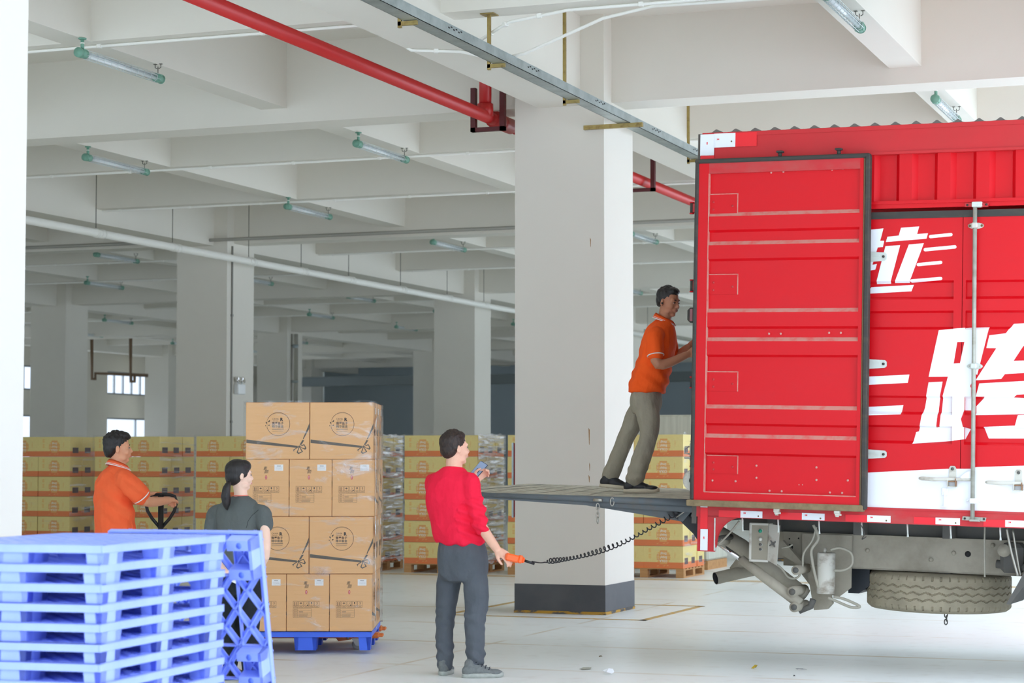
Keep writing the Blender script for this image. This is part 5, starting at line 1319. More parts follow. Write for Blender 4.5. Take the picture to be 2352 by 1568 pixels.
def hand(V, w, kn, up, side, curl=40, spread=.5, thumb=(35, 20), sc=1.0, L=.082):
    """w wrist, kn direction to the knuckles, up = back of the hand, side=+1 when the thumb lies on kn x up"""
    w = Vector(w); d = Vector(kn).normalized(); up = (Vector(up)-d*Vector(up).dot(d)).normalized(); lat = d.cross(up).normalized()*side
    fl = [.040, .046, .043, .034]
    for i in range(4):
        o = (.027-.018*i)
        b0 = w+lat*o*.55*sc+d*.01; k = w+lat*o*sc+d*(L-abs(i-1)*.004)*sc
        V.limb([b0, k], [.0135*sc, .0115*sc], 10)
        dd = d.copy(); p = k; P = [k]
        for q in range(3):
            c = radians(curl*(.75 if q == 0 else 1.0)); ax = lat*side
            dd = (Matrix.Rotation(-c if side > 0 else c, 3, lat) @ dd).normalized() if True else dd
            seg = fl[i]*sc*(1, .62, .5)[q]
            # curl goes away from the back of the hand
            if (dd-d).dot(up) > 0.001 and q == 0: dd = (Matrix.Rotation(2*c if side > 0 else -2*c, 3, lat) @ dd).normalized(); sgn_fix = True
            p = p+dd*seg; P.append(p)
        V.limb(P, [.0105*sc, .0098*sc, .009*sc, .0076*sc], 9)
    V.ell((0, 0, 0), (1, 1, 1), Matrix.Translation(w+d*.045*sc) @ Matrix(((lat.x, d.x, up.x, 0), (lat.y, d.y, up.y, 0), (lat.z, d.z, up.z, 0), (0, 0, 0, 1))) @ Matrix.Diagonal((.038*sc, .048*sc, .016*sc, 1)))
    t0 = w+d*.018*sc+lat*.022*sc-up*.004
    t1 = t0+(d*cos(radians(thumb[0]))+lat*sin(radians(thumb[0]))-up*.25).normalized()*.042*sc
    t2 = t1+(d*cos(radians(thumb[1]))+lat*sin(radians(thumb[1]))-up*.5).normalized()*.03*sc
    t3 = t2+(d-up*.7-lat*.1).normalized()*.022*sc
    V.limb([t0, t1, t2, t3], [.015*sc, .0118*sc, .0105*sc, .0085*sc], 10)
def curl_fix(): pass
def shoe(name, heel, yaw, L, H, mu, ms, root, lace=None, pitch=0, wd=.046):
    f, r = yawv(yaw); M = Matrix(((r.x, f.x, 0, heel.x), (r.y, f.y, 0, heel.y), (0, 0, 1, heel.z), (0, 0, 0, 1))) @ Matrix.Rotation(radians(pitch), 4, 'X')
    V = Vol()
    V.ell((0, .045, .045), (wd*.78, .05, .045), M); V.ell((0, L*.45, .042), (wd*.86, L*.3, .036), M); V.ell((0, L*.74, .032), (wd, L*.25, .026), M); V.limb([(0, .055, .05), (0, .05, H)], [.04, .037], 14, M)
    V.limb([(0, .07, H*.8), (0, L*.5, .055)], [.036, .03], 12, M)
    o = V.mesh(name, mu, .006, 4, parent=root)
    s = MB(); n = 28; out = []
    for k in range(n):
        a = 2*pi*k/n; ca, sa = cos(a), sin(a); y = L/2+(L/2+.004)*sa; w_ = (wd+.004)*(1-.22*max(0, -sa)**2-.0*sa)*(abs(ca)**.8)*(1 if ca > 0 else -1); out.append((w_, y))
    lift_ = lambda y: .006*max(0, (y-L*.8)/(L*.2))**2
    vs = [(x, y, 0+lift_(y)) for x, y in out]+[(x*1.02, y, .020+lift_(y)*1.6+.006*(y < L*.3)) for x, y in out]+[(x*.9, L/2+(y-L/2)*.95, .03+lift_(y)) for x, y in out]
    fs = [tuple(range(n-1, -1, -1)), tuple(range(2*n, 3*n))]+[(q*n+k, q*n+(k+1) % n, (q+1)*n+(k+1) % n, (q+1)*n+k) for q in range(2) for k in range(n)]
    s.add(vs, fs, ms, M, True); s.build('sole', None, o) if False else None
    so = s.build('sole', None, None); so.parent = o; so.matrix_parent_inverse = o.matrix_world.inverted()
    if lace:
        l = MB()
        for k in range(4):
            y = L*.37+k*.025; z = .105-k*.0125
            l.tube([(-.03, y, z-.014), (0, y+.012, z+.002), (.03, y, z-.014)], .0032, lace, 6, M); l.tube([(-.03, y+.02, z-.02), (.03, y-.004, z-.012)], .0028, lace, 6, M)
        l.tube([(0, L*.34, .116), (.03, L*.34+.02, .12), (.036, L*.34-.01, .105)], .0028, lace, 6, M)
        lo = l.build('laces'); lo.parent = o
    return o
def hair_obj(M, ells, hm, root, tufts=0, seed=1, region=None, tl=(.018, .03), name='hair', voxel=.006):
    V = Vol()
    for c, r in ells: V.ell(c, r, M)
    rr = random.Random(seed)
    k = 0
    while k < tufts:
        a = rr.uniform(0, 2*pi); b_ = rr.uniform(.05, 1.2)     # polar angle from the crown
        if region and not region(a, b_): continue
        k += 1
        c = Vector((.080*sin(b_)*cos(a), -.016+.099*sin(b_)*sin(a), .038+.092*cos(b_)))
        n_ = Vector((c.x, c.y+.016, c.z-.038)).normalized(); t = (n_+Vector((rr.uniform(-.6, .6), rr.uniform(-.5, .8), rr.uniform(-.5, .3)))).normalized(); l = rr.uniform(*tl)
        V.limb([c-n_*.010, c+t*l*.5, c+t*l-n_*.002], [.008, .005, .002], 7, M)
    return V.mesh(name, hm, voxel, 2, parent=root, disp=lambda p: .0018*mnoise.noise(Vector((p.x*90, p.y*90, p.z*35))))
HAIR = mat('black_hair', srgb(30,27,27), .42, spec=.45, noise=((90, 90, 20), .5, srgb(58,50,46), .45, .7), bump=((160, 160, 30), .7, .004))
HAIRB = mat('brown_black_hair', srgb(44,34,30), .5, spec=.4, noise=((90, 90, 30), .6, srgb(84,64,52), .45, .7), bump=((160, 160, 40), .7, .004))
def R3(u, v, d, w, dep, yaw, du=None):
    f, r = yawv(yaw); return (at(u, v, d), w, dep, r, f)
def person(lab, base):
    t = thing('person', lab, 'person', loc=base); bpy.context.view_layer.update(); return t
# ---------------------------------------------------------------- man in the red sweater
rootA = person('man in red sweater and grey trousers seen from behind, holding an orange remote', atz(1075, 1550, 0))
SKA = skinmat('skin_warm', srgb(238,186,160)); D = 14.78
REDC = clothmat('red_sweater', srgb(246,38,70), srgb(232,22,56)); GRYC = clothmat('charcoal_trousers', srgb(92,97,103), srgb(72,77,83), 6)
SH1 = mat('grey_knit_shoe', srgb(120,124,122), .8, noise=(40, .6, srgb(86,90,92), .4, .7)); SO1 = mat('pale_sole', srgb(176,180,172), .7, noise=(30, .5, srgb(140,144,138), .4, .7))
HA = headM(at(1046, 1030, D), 62, 4)
ya = 26
V = Vol(); head_vol(V, HA)
V.limb([HA @ Vector((0, -.012, -.045)), at(1043, 1078, D), at(1042, 1095, D)], [.056, .06, .07], 16)
V.loft([R3(1040, 1098, D, .10, .07, ya), R3(1038, 1130, D, .15, .09, ya), R3(1045, 1200, D, .14, .09, ya), R3(1058, 1260, D, .15, .1, ya), R3(1062, 1310, D, .14, .1, ya)])
shR, elR, wrR = at(1078, 1104, 14.70), at(1098, 1192, 14.66), at(1142, 1262, 14.55)
V.limb([at(1050, 1106, D), shR, elR, wrR], [.035, .035, .043, .029])
hd = (at(1170, 1281, 14.5)-wrR); hand(V, wrR-hd.normalized()*.005, hd, Vector((0, 0, 1))*.6-FW*.75+RT*.2, 1, curl=34, thumb=(35, 15))
shL, elL, wrL = at(996, 1106, 14.95), at(1010, 1172, 15.13), at(1089, 1106, 15.18)
V.limb([at(1030, 1106, D), shL, elL, wrL], [.035, .034, .036, .028])
hand(V, wrL, at(1101, 1094, 15.2)-wrL, FW*.6-RT*.5, 1, curl=45, thumb=(50, 20), sc=.95)
V.limb([at(1042, 1300, 14.85), at(1030, 1350, 14.86), at(1024, 1400, 14.86), at(1021, 1455, 14.83), at(1022, 1520, 14.82)], [.05, .045, .04, .036, .034]); V.limb([at(1082, 1300, 14.72), at(1093, 1350, 14.71), at(1094, 1392, 14.69), at(1090, 1425, 14.68), at(1092, 1520, 14.66)], [.05, .046, .042, .038, .036])
for hx, yy_ in (((1019, 1545, 14.82), 12), ((1082, 1545, 14.62), 76)):
    f, r = yawv(yy_); p = at(*hx); p.z = .04; V.limb([p, p+f*.13], [.026, .02])
V.mesh('body', SKA, .0058, 3, parent=rootA)
face_parts(HA, rootA, mat('lip_rose', srgb(206,120,110), .5))
hair_obj(HA, [((0, -.022, .046), (.081, .098, .084)), ((0, -.052, .0), (.07, .062, .07)), ((0, .018, .088), (.06, .06, .035)), ((0, -.07, -.03), (.052, .03, .035)), ((.06, -.028, .012), (.02, .035, .028)), ((-.06, -.028, .012), (.02, .035, .028))], HAIRB, rootA, 150, 3, region=lambda a, b_: not (b_ > .95 and sin(a) > .2), tl=(.009, .016))
V = Vol()
V.loft([R3(1041, 1074, D, .070, .066, ya), R3(1040, 1082, D, .105, .082, ya), R3(1038, 1092, D, .155, .098, ya), R3(1036, 1108, D, .183, .112, ya), R3(1035, 1140, D, .19, .125, ya), R3(1040, 1180, D, .186, .128, ya), R3(1049, 1220, D, .184, .13, ya), R3(1055, 1240, D, .186, .134, ya), R3(1055, 1250, D, .172, .12, ya)], power=2.15)
V.limb([at(1048, 1112, D), shR+Vector((0,0,-.004)), at(1086, 1140, 14.68), elR, at(1105, 1212, 14.62)], [.07, .068, .068, .062, .052])
V.limb([at(1030, 1112, D), shL, at(1000, 1140, 15.0), elL, at(1060, 1128, 15.18)], [.07, .064, .06, .056, .045])
fd = folds(.009, (5, 5, 3), (9, 9, 5), 3.1); 
hemz = at(1055, 1243, D).z
def dA(p):
    k = fd(p)
    if p.z < hemz+.05: k += .006*sin((p-at(1055, 1240, D)).dot(RT)*55)*max(0, 1-(p.z-hemz)/.05)
    if (p-elR).length < .16: k += .009*sin((p-elR).z*90+(p-elR).dot(RT)*30)
    return k
V.mesh('sweater', REDC, .0075, 3, disp=dA, parent=rootA)
cf = MB().tube([at(1041, 1075, D)+yawv(ya)[1]*cos(a)*.062+yawv(ya)[0]*sin(a)*.06+Vector((0, 0, .006*sin(a)*-1)) for a in [k*2*pi/20 for k in range(20)]], .008, REDC, 8, closed=True).build('collar', None, None); cf.parent = rootA; cf.matrix_parent_inverse = rootA.matrix_world.inverted()
V = Vol()
V.loft([R3(1058, 1240, D, .158, .11, ya), R3(1061, 1262, D, .175, .125, ya), R3(1063, 1290, D, .184, .138, ya), R3(1063, 1318, D, .176, .132, ya), R3(1063, 1334, D, .14, .11, ya)])
V.limb([at(1035, 1300, 14.86), at(1030, 1350, 14.86), at(1024, 1400, 14.86), at(1021, 1455, 14.83), at(1022, 1505, 14.82), at(1022, 1524, 14.82)], [.086, .082, .07, .064, .058, .058], 20)
V.limb([at(1088, 1300, 14.72), at(1093, 1350, 14.71), at(1094, 1392, 14.69), at(1090, 1425, 14.68), at(1092, 1475, 14.68), at(1092, 1516, 14.66)], [.09, .09, .08, .074, .068, .068], 20)
fa = folds(.008, (6, 6, 4), (10, 10, 7), 7.7)
zk1, zk2 = at(0, 1420, D).z, at(0, 1500, D).z
def dP(p):
    k = fa(p)
    for zk, am in ((zk1, .004), (zk2, .006)): k += am*sin((p.z-zk)*80+p.x*40+p.y*25+3*mnoise.noise(p*9))*math.exp(-((p.z-zk)/.08)**2)
    return k
V.mesh('trousers', GRYC, .0075, 3, disp=dP, parent=rootA)
pl = at(1019, 1545, 14.80); pl.z = .001; shoe('shoe', pl-yawv(10)[0]*.05, 10, .26, .095, SH1, SO1, rootA, lace=mat('dark_lace', srgb(48,52,60), .8))
pr = at(1072, 1545, 14.62); pr.z = .001; shoe('shoe', pr-yawv(80)[0]*.03, 80, .285, .095, SH1, SO1, rootA, lace=mat('dark_lace', (0,0,0)))
# phone and remote are things of their own
pc = at(1098, 1080, 15.2); ax = (at(1108, 1069, 15.23)-at(1088, 1092, 15.2)).normalized(); nx_ = -FW*.8-RT*.35+Vector((0,0,.3)); nx_ = (nx_-ax*nx_.dot(ax)).normalized(); sx2 = ax.cross(nx_).normalized()
ph = thing('phone', 'dark smartphone held up by the man in the red sweater', 'phone', M=Matrix(((sx2.x, ax.x, nx_.x, pc.x), (sx2.y, ax.y, nx_.y, pc.y), (sx2.z, ax.z, nx_.z, pc.z), (0, 0, 0, 1))))
MB().bbox((-.036, -.075, -.004), (.036, .075, .004), .003, mat('phone_case', srgb(34,44,66), .3)).build('phone_body', None, ph)
MB().box((-.032, -.07, .004), (.032, .07, .0046), mat('phone_screen', srgb(150,170,200), .15)).box((-.014, -.02, .0046), (.014, .012, .005), mat('phone_icon', srgb(40,46,60), .3)).build('screen', None, ph)
rc = at(1180, 1281, 14.5); ax = (at(1201, 1286, 14.52)-at(1164, 1277, 14.5)).normalized(); up_r = (Vector((0,0,1))-ax*ax.z).normalized(); sd_ = ax.cross(up_r)
RMX = Matrix(((ax.x, sd_.x, up_r.x, rc.x), (ax.y, sd_.y, up_r.y, rc.y), (ax.z, sd_.z, up_r.z, rc.z), (0, 0, 0, 1)))
rm = thing('remote_control', 'orange lift remote in the hand of the man in the red sweater', 'remote control', M=RMX)
ORR = mat('bright_orange_plastic', srgb(250,104,40), .4)
MB().bbox((-.06, -.026, -.028), (.035, .026, .024), .01, ORR).bbox((.03, -.022, -.026), (.062, .022, .03), .008, ORR).bbox((.06, -.018, -.018), (.076, .018, .02), .006, ORR).build('housing', None, rm)
MB().cyl((.076, 0, .0), (.15, 0, -.006), .009, BLK, 12).cyl((-.02, -.027, -.012), (-.02, -.031, -.012), .011, STL, 12).cyl((.006, -.026, 0), (.006, -.030, 0), .008, mat('red_button', srgb(200,40,36), .4), 12).build('cable_gland', None, rm)
# coiled cable from the remote to the lift hinge
cc = thing('coil_cable', 'black coiled cable from the remote up to the tail lift', 'cable')
cp = [at(1222, 1289, 14.53), at(1243, 1292, 14.6), at(1265, 1288, 14.7), at(1320, 1280, 14.95), at(1380, 1264, 15.15), at(1440, 1241, 15.3), at(1500, 1208, 15.42), at(1548, 1181, 15.5), at(1562, 1176, 15.55)]
def crom(P, m_):
    out = []
    for i in range(len(P)-1):
        p0 = P[max(i-1, 0)]; p1 = P[i]; p2 = P[i+1]; p3 = P[min(i+2, len(P)-1)]
        for k in range(m_): t = k/m_; out.append(.5*((2*p1)+(-p0+p2)*t+(2*p0-5*p1+4*p2-p3)*t*t+(-p0+3*p1-3*p2+p3)*t**3))
    out.append(P[-1]); return out
path = crom(cp, 60); acc = 0; hp = []
tot = sum((path[i+1]-path[i]).length for i in range(len(path)-1))
turns = 38; res = 13; L_ = [0]
for i in range(len(path)-1): L_.append(L_[-1]+(path[i+1]-path[i]).length)
for k in range(turns*res+1):
    s = k/(turns*res)*tot; i = min(range(len(L_)-1), key=lambda q: abs(L_[q]-s)) if False else next((q for q in range(len(L_)-1) if L_[q+1] >= s), len(L_)-2)
    t = (s-L_[i])/max(L_[i+1]-L_[i], 1e-6); p = path[i].lerp(path[i+1], t); d = (path[i+1]-path[i]).normalized()
    a = d.cross(Vector((0,0,1))).normalized(); b_ = a.cross(d); ph_ = 2*pi*k/res; rr_ = .019*min(1, max(0, (s-.14)*12))*(.8+.2*sin(k*.03))*min(1, (tot-s)*12+.2)
    hp.append(p+a*cos(ph_)*rr_+b_*sin(ph_)*rr_)
MB().tube(hp, .0046, BLK, 6).build('coil', None, cc)
# ---------------------------------------------------------------- man in orange at the pallet jack
rootB = person('young man in orange polo shirt pushing the pallet jack at the left', atz(262, 1500, 0))
SKB = skinmat('skin_tan', srgb(226,164,128)); ORC = clothmat('orange_polo', srgb(255,112,66), srgb(250,92,50)); WTR = mat('white_trim', srgb(238,232,228), .7)
D = 16.35; HB = headM(at(272, 1030, D), 76, 3, 0, 1.02); yb = 60
V = Vol(); head_vol(V, HB)
V.limb([HB @ Vector((0, -.01, -.045)), at(272, 1068, D), at(268, 1085, D)], [.054, .06, .075], 16)
V.loft([R3(267, 1092, D, .10, .07, yb), R3(262, 1130, D, .15, .1, yb), R3(264, 1200, D, .14, .1, yb), R3(265, 1260, D, .15, .1, yb), R3(265, 1290, D, .14, .1, yb)])
sR, eR, wR = at(290, 1100, 16.17), at(332, 1149, 16.25), at(386, 1149, 16.62)
V.limb([at(272, 1105, D), sR, eR, wR], [.035, .038, .044, .029])
hand(V, wR, at(402, 1139, 16.86)-wR, Vector((0, 0, 1))*.9-RT*.1, 1, curl=42, thumb=(35, 15))
sL, eL, wL = at(268, 1098, 16.62), at(312, 1148, 16.75), at(338, 1136, 16.85)
V.limb([at(268, 1102, D), sL, eL, wL], [.035, .038, .043, .028]); hand(V, wL, at(357, 1130, 16.95)-wL, Vector((0, 0, 1)), -1, curl=42, thumb=(35, 15))
for u0, u1, dd in ((255, 246, 16.5), (275, 292, 16.25)):
    V.limb([at(u0+5, 1270, dd), at((u0+u1)/2, 1380, dd), at(u1, 1475, dd)], [.05, .04, .034]); p = at(u1, 1480, dd); p.z = .045; V.limb([p, p+yawv(70)[0]*.14], [.032, .026])
V.mesh('body', SKB, .0058, 3, parent=rootB)
face_parts(HB, rootB, mat('lip_rose', (0,0,0)))
hair_obj(HB, [((0, -.022, .05), (.081, .097, .083)), ((0, -.058, .004), (.068, .058, .072)), ((0, .03, .094), (.062, .064, .036)), ((0, -.078, -.03), (.05, .03, .035)), ((.058, -.026, .012), (.022, .04, .03)), ((-.058, -.026, .012), (.022, .04, .03)), ((0, .078, .082), (.045, .02, .016))], HAIR, rootB, 170, 8, region=lambda a, b_: not (b_ > 1.0 and sin(a) > .5), tl=(.012, .024))
V = Vol()
V.loft([R3(270, 1069, D, .072, .066, yb), R3(268, 1078, D, .12, .088, yb), R3(266, 1090, D, .165, .112, yb), R3(263, 1110, D, .188, .13, yb), R3(261, 1140, D, .196, .142, yb), R3(262, 1175, D, .192, .145, yb), R3(264, 1215, D, .192, .145, yb), R3(265, 1248, D, .192, .144, yb), R3(265, 1258, D, .18, .13, yb)], power=2.15)
V.limb([at(270, 1105, D), sR-RT*.01, at(306, 1118, 16.17), at(322, 1138, 16.21)], [.07, .072, .074, .068], 20); V.limb([at(268, 1105, D), sL, at(290, 1130, 16.7), at(302, 1142, 16.73)], [.07, .068, .066, .06])
fd = folds(.010, (4, 4, 3), (8, 8, 4.5), 11.3)
def dB(p):
    q = p-at(290, 1140, 16.2); return fd(p)+.012*sin((q.z*1.0+q.dot(RT)*.75)*48)*math.exp(-(q.length/.22)**2)
V.mesh('polo_shirt', ORC, .0075, 3, disp=dB, parent=rootB)
fB, rB = yawv(yb)
def collar(root, c, f, r, w, d_, m, m2, tilt=.02, h=.034, gap=35):
    q = MB(); vs = []; n = 26
    for k in range(n+1):
        a = radians(90+gap+(360-2*gap)*k/n)
        for (s, z) in ((1.0, 0.0), (1.06, h*.6), (1.02, h), (1.22, h*.45), (1.36, -.006)):
            vs.append(c+r*(cos(a)*w*s)+f*(sin(a)*d_*s)+Vector((0, 0, z-tilt*sin(a))))
    fs = [(k*5+i, (k+1)*5+i, (k+1)*5+i+1, k*5+i+1) for k in range(n) for i in range(4)]
    q.add(vs, fs, m, smooth=True); q.tube([vs[k*5+4]+Vector((0, 0, .002)) for k in range(n+1)], .0042, m2, 6); q.tube([vs[k*5+3].lerp(vs[k*5+4], .55)+Vector((0, 0, .003)) for k in range(n+1)], .0018, m2, 6)
    return addpart(q, 'collar', root)
collar(rootB, at(272, 1072, D), fB, rB, .072, .072, ORC, WTR, tilt=.03)
def cuff(root, c, d, r_, m): 
    d = d.normalized(); a = d.cross(Vector((0, 0, 1))).normalized(); b_ = a.cross(d)
    return addpart(MB().tube([c+a*cos(t)*r_+b_*sin(t)*r_ for t in [k*2*pi/24 for k in range(24)]], .0045, m, 6, closed=True), 'cuff_trim', root)
cuff(rootB, at(325, 1141, 16.2), eR-sR, .0685, WTR); cuff(rootB, at(305, 1144, 16.73), eL-sL, .06, WTR)
V = Vol(); V.loft([R3(265, 1245, D, .155, .11, yb), R3(265, 1270, D, .165, .125, yb), R3(265, 1300, D, .165, .12, yb)])
for u0, u1, dd in ((257, 246, 16.5), (273, 292, 16.25)): V.limb([at(u0, 1280, dd), at((u0+u1)/2, 1380, dd), at(u1, 1485, dd)], [.088, .07, .062], 18)
DKT = clothmat('dark_trousers', srgb(52,54,60)); V.mesh('trousers', DKT, .009, 3, disp=folds(.005, (6,6,4), (10,10,7), 2), parent=rootB)
BS = mat('black_shoe', srgb(34,34,36), .5); BSO = mat('offwhite_sole', srgb(206,196,172), .7)
for u1, dd in ((246, 16.5), (292, 16.25)): p = at(u1, 1480, dd); p.z = .001; shoe('shoe', p-yawv(70)[0]*.06, 70, .27, .11, BS, BSO, rootB)
# ---------------------------------------------------------------- woman with the ponytail
rootC = person('woman with black ponytail in dark grey t-shirt behind the leaning blue pallet', atz(560, 1556, 0))
SKC = skinmat('skin_pale', srgb(246,208,186)); D = 14.45; HC = headM(at(551, 1092, D), 64, 2, 0, .9); yc2 = 20
TEE = clothmat('dark_grey_tee', srgb(98,103,101), srgb(82,87,86)); 
V = Vol(); head_vol(V, HC, True)
V.limb([HC @ Vector((0, -.01, -.05)), at(553, 1134, D), at(551, 1150, D)], [.044, .046, .06], 16)
V.loft([R3(550, 1158, D, .08, .055, yc2), R3(549, 1190, D, .11, .07, yc2), R3(550, 1250, D, .12, .085, yc2), R3(554, 1310, D, .14, .1, yc2), R3(555, 1345, D, .13, .1, yc2)])
sR, eR, wR = at(601, 1176, 14.38), at(608, 1278, 14.36), at(566, 1322, 14.62)
V.limb([at(565, 1168, D), sR, eR, wR], [.03, .034, .034, .023]); hand(V, wR, FW*.6-RT*.8, Vector((0,0,1)), 1, curl=30, sc=.85)
sL, eL, wL = at(495, 1177, 14.52), at(488, 1268, 14.42), at(520, 1316, 14.27)
V.limb([at(535, 1168, D), sL, eL, wL], [.03, .034, .033, .022]); hand(V, wL, RT*1.0-Vector((0,0,.25)), -FW+Vector((0,0,.2)), -1, curl=35, sc=.85)
for u0, u1, dd in ((535, 528, 14.5), (572, 572, 14.38)):
    V.limb([at(u0, 1330, dd), at((u0+u1)/2, 1440, dd), at(u1, 1530, dd)], [.05, .038, .03]); p = at(u1, 1540, dd); p.z = .04; V.limb([p, p+yawv(30)[0]*.12], [.028, .022])
V.mesh('body', SKC, .0055, 3, parent=rootC)
face_parts(HC, rootC, mat('lip_pink', srgb(216,130,124), .5))
hair_obj(HC, [((0, -.02, .045), (.082, .1, .084)), ((0, -.05, -.005), (.073, .066, .07)), ((0, .03, .07), (.064, .06, .05)), ((0, -.075, -.035), (.05, .034, .035)), ((.062, -.005, .02), (.02, .05, .04)), ((-.062, -.005, .02), (.02, .05, .04))], HAIR, rootC, 0, 2)
V = Vol(); V.limb([at(526, 1109, D-.1), at(521, 1120, D-.115), at(518, 1140, D-.12), at(519, 1158, D-.12), at(520, 1168, D-.12)], [.016, .026, .032, .024, .008], 16)
V.limb([at(522, 1130, D-.10), at(524, 1150, D-.11), at(522, 1170, D-.11)], [.018, .02, .006])
V.mesh('ponytail', HAIR, .005, 2, parent=rootC, disp=lambda p: .002*mnoise.noise(Vector((p.x*120, p.y*120, p.z*20))))
addpart(MB().sphere(at(525, 1112, D-.095), .017, mat('hair_tie', srgb(40,36,44), .5), 12, 8), 'hair_tie', rootC)
V = Vol()
V.loft([R3(552, 1141, D, .062, .054, yc2), R3(551, 1149, D, .105, .07, yc2), R3(549, 1160, D, .145, .086, yc2), R3(548, 1178, D, .163, .1, yc2), R3(548, 1210, D, .152, .108, yc2), R3(550, 1250, D, .14, .104, yc2), R3(553, 1290, D, .155, .112, yc2), R3(555, 1318, D, .168, .12, yc2), R3(555, 1326, D, .158, .11, yc2)], power=2.15)
V.limb([at(565, 1172, D), sR, at(606, 1190, 14.38), at(609, 1205, 14.38)], [.055, .052, .054, .055], 18); V.limb([at(535, 1172, D), sL, at(488, 1195, 14.5), at(486, 1212, 14.5)], [.055, .052, .052, .052], 18)
V.mesh('t_shirt', TEE, .0075, 3, disp=folds(.007, (6, 6, 3), (9, 9, 4), 21), parent=rootC)
seam = mat('dark_seam', srgb(48,52,52), .8); fC, rC = yawv(yc2)
addpart(MB().tube([at(566, 1212, 14.30), at(570, 1196, 14.305), at(578, 1184, 14.31), at(592, 1172, 14.33), at(601, 1162, 14.36)], .0018, seam, 6), 'seam', rootC)
addpart(MB().tube([at(553, 1138, D)+rC*cos(a)*.055+fC*sin(a)*.05 for a in [pi+k*pi/12 for k in range(13)]], .0035, mat('orange_lanyard', srgb(240,110,90), .5), 6), 'lanyard', rootC)
V = Vol(); V.loft([R3(555, 1315, D, .15, .105, yc2), R3(556, 1340, D, .165, .12, yc2), R3(556, 1365, D, .16, .115, yc2)])
for u0, u1, dd in ((535, 528, 14.52), (575, 572, 14.38)): V.limb([at(u0, 1345, dd), at((u0+u1)/2, 1440, dd), at(u1, 1535, dd)], [.085, .068, .05], 18)
V.mesh('trousers', clothmat('black_trousers', srgb(38,42,48)), .008, 3, disp=folds(.004, (6,6,4), (10,10,7), 5), parent=rootC)
for u1, dd in ((528, 14.5), (572, 14.38)): p = at(u1, 1545, dd); p.z = .001; shoe('shoe', p-yawv(30)[0]*.06, 30, .235, .095, BS, BS, rootC, wd=.04)
cd_ = at(537, 1325, 14.27)
cdM = headM(cd_, 0); q = MB().box((-.018, -.002, -.035), (.03, .002, .0), mat('white_card', srgb(236,236,228), .5), cdM @ Matrix.Rotation(.4, 4, 'Y')).box((-.02, -.0025, .0), (.03, .0025, .035), mat('green_card', srgb(196,200,128), .5), cdM @ Matrix.Rotation(.4, 4, 'Y'))
tag(q.build('paper_cards'), 'small green and white cards held behind the back of the ponytail woman', 'card')
# ---------------------------------------------------------------- man on the tail lift
def deckz(p): n_ = (nr-nl).cross(fl_-nl); return nl.z-((p.x-nl.x)*n_.x+(p.y-nl.y)*n_.y)/n_.z
b0 = at(1450, 1125, 16.6); b0.z = deckz(b0)
rootD = person('man in orange polo and khaki trousers leaning forward on the tail lift', b0)
SKD = skinmat('skin_brown', srgb(186,128,98)); KHK = clothmat('khaki_trousers', srgb(156,149,131), srgb(136,129,113), 7)
ORD = clothmat('deep_orange_polo', srgb(252,96,34), srgb(240,80,22))
D = 16.62; HD = headM(at(1536, 694, D), 130, -9, 0, .98); yd2 = 104
V = Vol(); head_vol(V, HD)
V.limb([HD @ Vector((0, -.015, -.045)), at(1526, 732, D), at(1520, 750, D)], [.052, .055, .07], 16)
V.loft([R3(1519, 760, D, .10, .07, yd2), R3(1512, 800, D, .15, .1, yd2), R3(1497, 860, D, .14, .1, yd2), R3(1485, 910, D, .15, .1, yd2), R3(1483, 935, D, .14, .1, yd2)])
sR, eR, wR = at(1504, 770, 16.42), at(1512, 836, 16.36), at(1579, 814, 16.42)
V.limb([at(1516, 778, D), sR, eR, wR], [.035, .035, .044, .028]); hand(V, wR, RT+Vector((0,0,.25)), -FW+Vector((0,0,.4)), -1, curl=35, thumb=(35, 15))
sL, eL, wL = at(1532, 768, 16.84), at(1545, 818, 16.9), at(1580, 797, 16.86)
V.limb([at(1522, 778, D), sL, eL, wL], [.035, .035, .042, .028]); hand(V, wL, RT+Vector((0,0,.3)), FW+Vector((0,0,.4)), 1, curl=35, thumb=(35, 15))
legs = (((1487, 935, 16.5), (1492, 1000, 16.48), (1458, 1104, 16.5)), ((1477, 930, 16.75), (1442, 990, 16.8), (1402, 1096, 16.82)))
for h_, k_, a_ in legs: V.limb([at(*h_), at(*k_), at(*a_)], [.048, .04, .034])
for u, d_ in ((1448, 16.5), (1395, 16.8)): p = at(u, 1118, d_); p.z = deckz(p)+.045; V.limb([p, p+yawv(95)[0]*.12], [.024, .02])
V.mesh('body', SKD, .0058, 3, parent=rootD)
face_parts(HD, rootD, mat('lip_brown', srgb(150,84,72), .5))
hair_obj(HD, [((0, -.024, .05), (.08, .096, .082)), ((0, -.06, .01), (.066, .056, .06)), ((0, .022, .092), (.06, .064, .036)), ((0, -.078, -.02), (.048, .028, .03)), ((.058, -.03, .02), (.022, .034, .03)), ((-.058, -.03, .02), (.022, .034, .03))], HAIR, rootD, 130, 4, region=lambda a, b_: not (b_ > .95 and sin(a) > .35), tl=(.008, .016))
addpart(MB().sphere(HD @ Vector((.082, -.004, -.012)), .009, BLK, 10, 6), 'earphone', rootD)
V = Vol()
V.loft([R3(1524, 736, D, .068, .062, yd2), R3(1522, 744, D, .12, .085, yd2), R3(1519, 756, D, .17, .112, yd2), R3(1514, 785, D, .195, .134, yd2), R3(1507, 820, D, .19, .14, yd2), R3(1496, 858, D, .185, .145, yd2), R3(1487, 888, D, .186, .15, yd2), R3(1485, 901, D, .178, .145, yd2)], power=2.15)
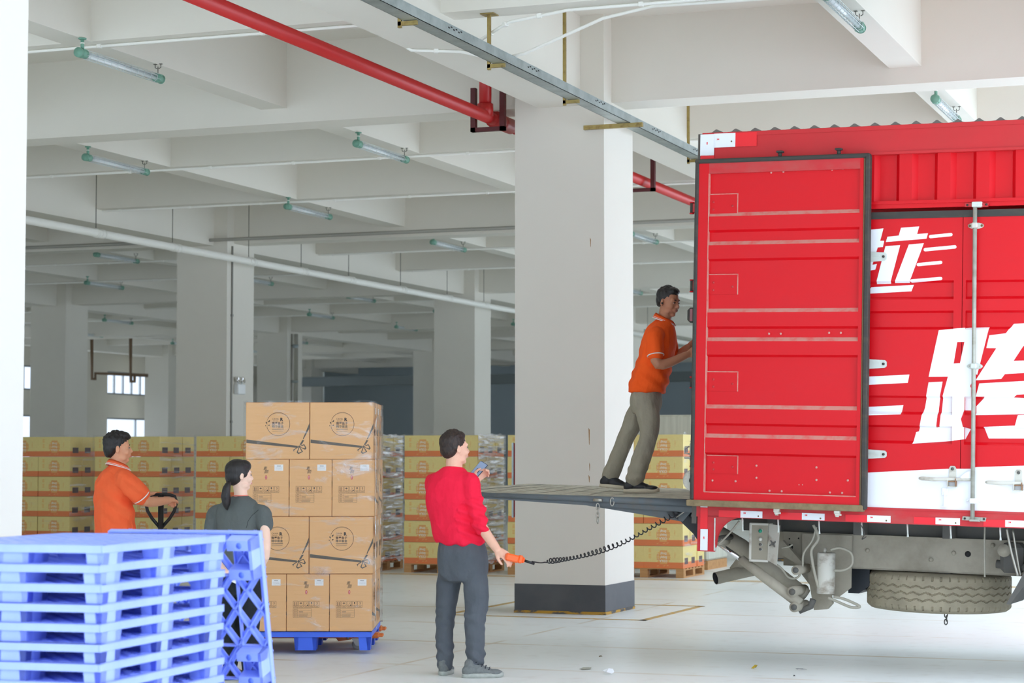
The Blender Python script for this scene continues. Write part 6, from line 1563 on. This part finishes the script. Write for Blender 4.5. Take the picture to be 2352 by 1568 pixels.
V.limb([at(1517, 778, D), sR, at(1504, 795, 16.4), at(1506, 813, 16.38)], [.072, .072, .071, .064], 18); V.limb([at(1522, 778, D), sL, at(1540, 795, 16.88), at(1542, 806, 16.88)], [.066, .062, .058, .055], 18)
V.limb([at(1508, 870, 16.62), at(1512, 893, 16.62), at(1513, 903, 16.6)], [.06, .045, .022])
fd2 = folds(.009, (4, 4, 3), (8, 8, 5), 31); V.mesh('polo_shirt', ORD, .0075, 3, disp=lambda p: fd2(p)+.010*sin((p-at(1480, 880, D)).z*60+(p-at(1480, 880, D)).dot(RT)*40)*math.exp(-((p-at(1500, 870, D)).length/.2)**2), parent=rootD)
fD, rD = yawv(yd2); collar(rootD, at(1526, 736, D)-Vector((0,0,.004)), fD, rD, .066, .068, ORD, WTR, tilt=.035, gap=20)
addpart(MB().tube([at(1541, 756, 16.56), at(1543, 775, 16.55), at(1541, 792, 16.55)], .0022, mat('dark_orange_seam', srgb(190,70,24), .8), 6), 'placket', rootD)
cuff(rootD, at(1506, 816, 16.38), eR-sR, .064, WTR)
V = Vol(); V.loft([R3(1485, 893, D, .15, .11, yd2), R3(1484, 910, D, .162, .12, yd2), R3(1484, 930, D, .16, .122, yd2), R3(1484, 948, D, .13, .1, yd2)])
V.limb([at(1485, 930, 16.54), at(1490, 965, 16.5), at(1489, 1003, 16.47), at(1473, 1052, 16.48), at(1458, 1100, 16.5)], [.09, .085, .075, .07, .066], 18)
V.limb([at(1478, 925, 16.72), at(1458, 960, 16.76), at(1440, 1000, 16.8), at(1420, 1052, 16.82), at(1402, 1092, 16.82)], [.085, .078, .068, .066, .064], 18)
fk = folds(.008, (6,6,4), (10,10,7), 15); V.mesh('trousers', KHK, .0075, 3, disp=lambda p: fk(p)+.005*sin(p.z*80)*math.exp(-((p-at(1458, 1085, 16.5)).length/.12)**2), parent=rootD)
for u, d_, pt in ((1442, 16.5, 0), (1386, 16.8, -6)): 
    p = at(u, 1118, d_); p.z = deckz(p)+.002+(.03 if pt else 0); shoe('shoe', p-yawv(96)[0]*.03, 96, .275, .09, BS, BSO, rootD, pitch=pt)
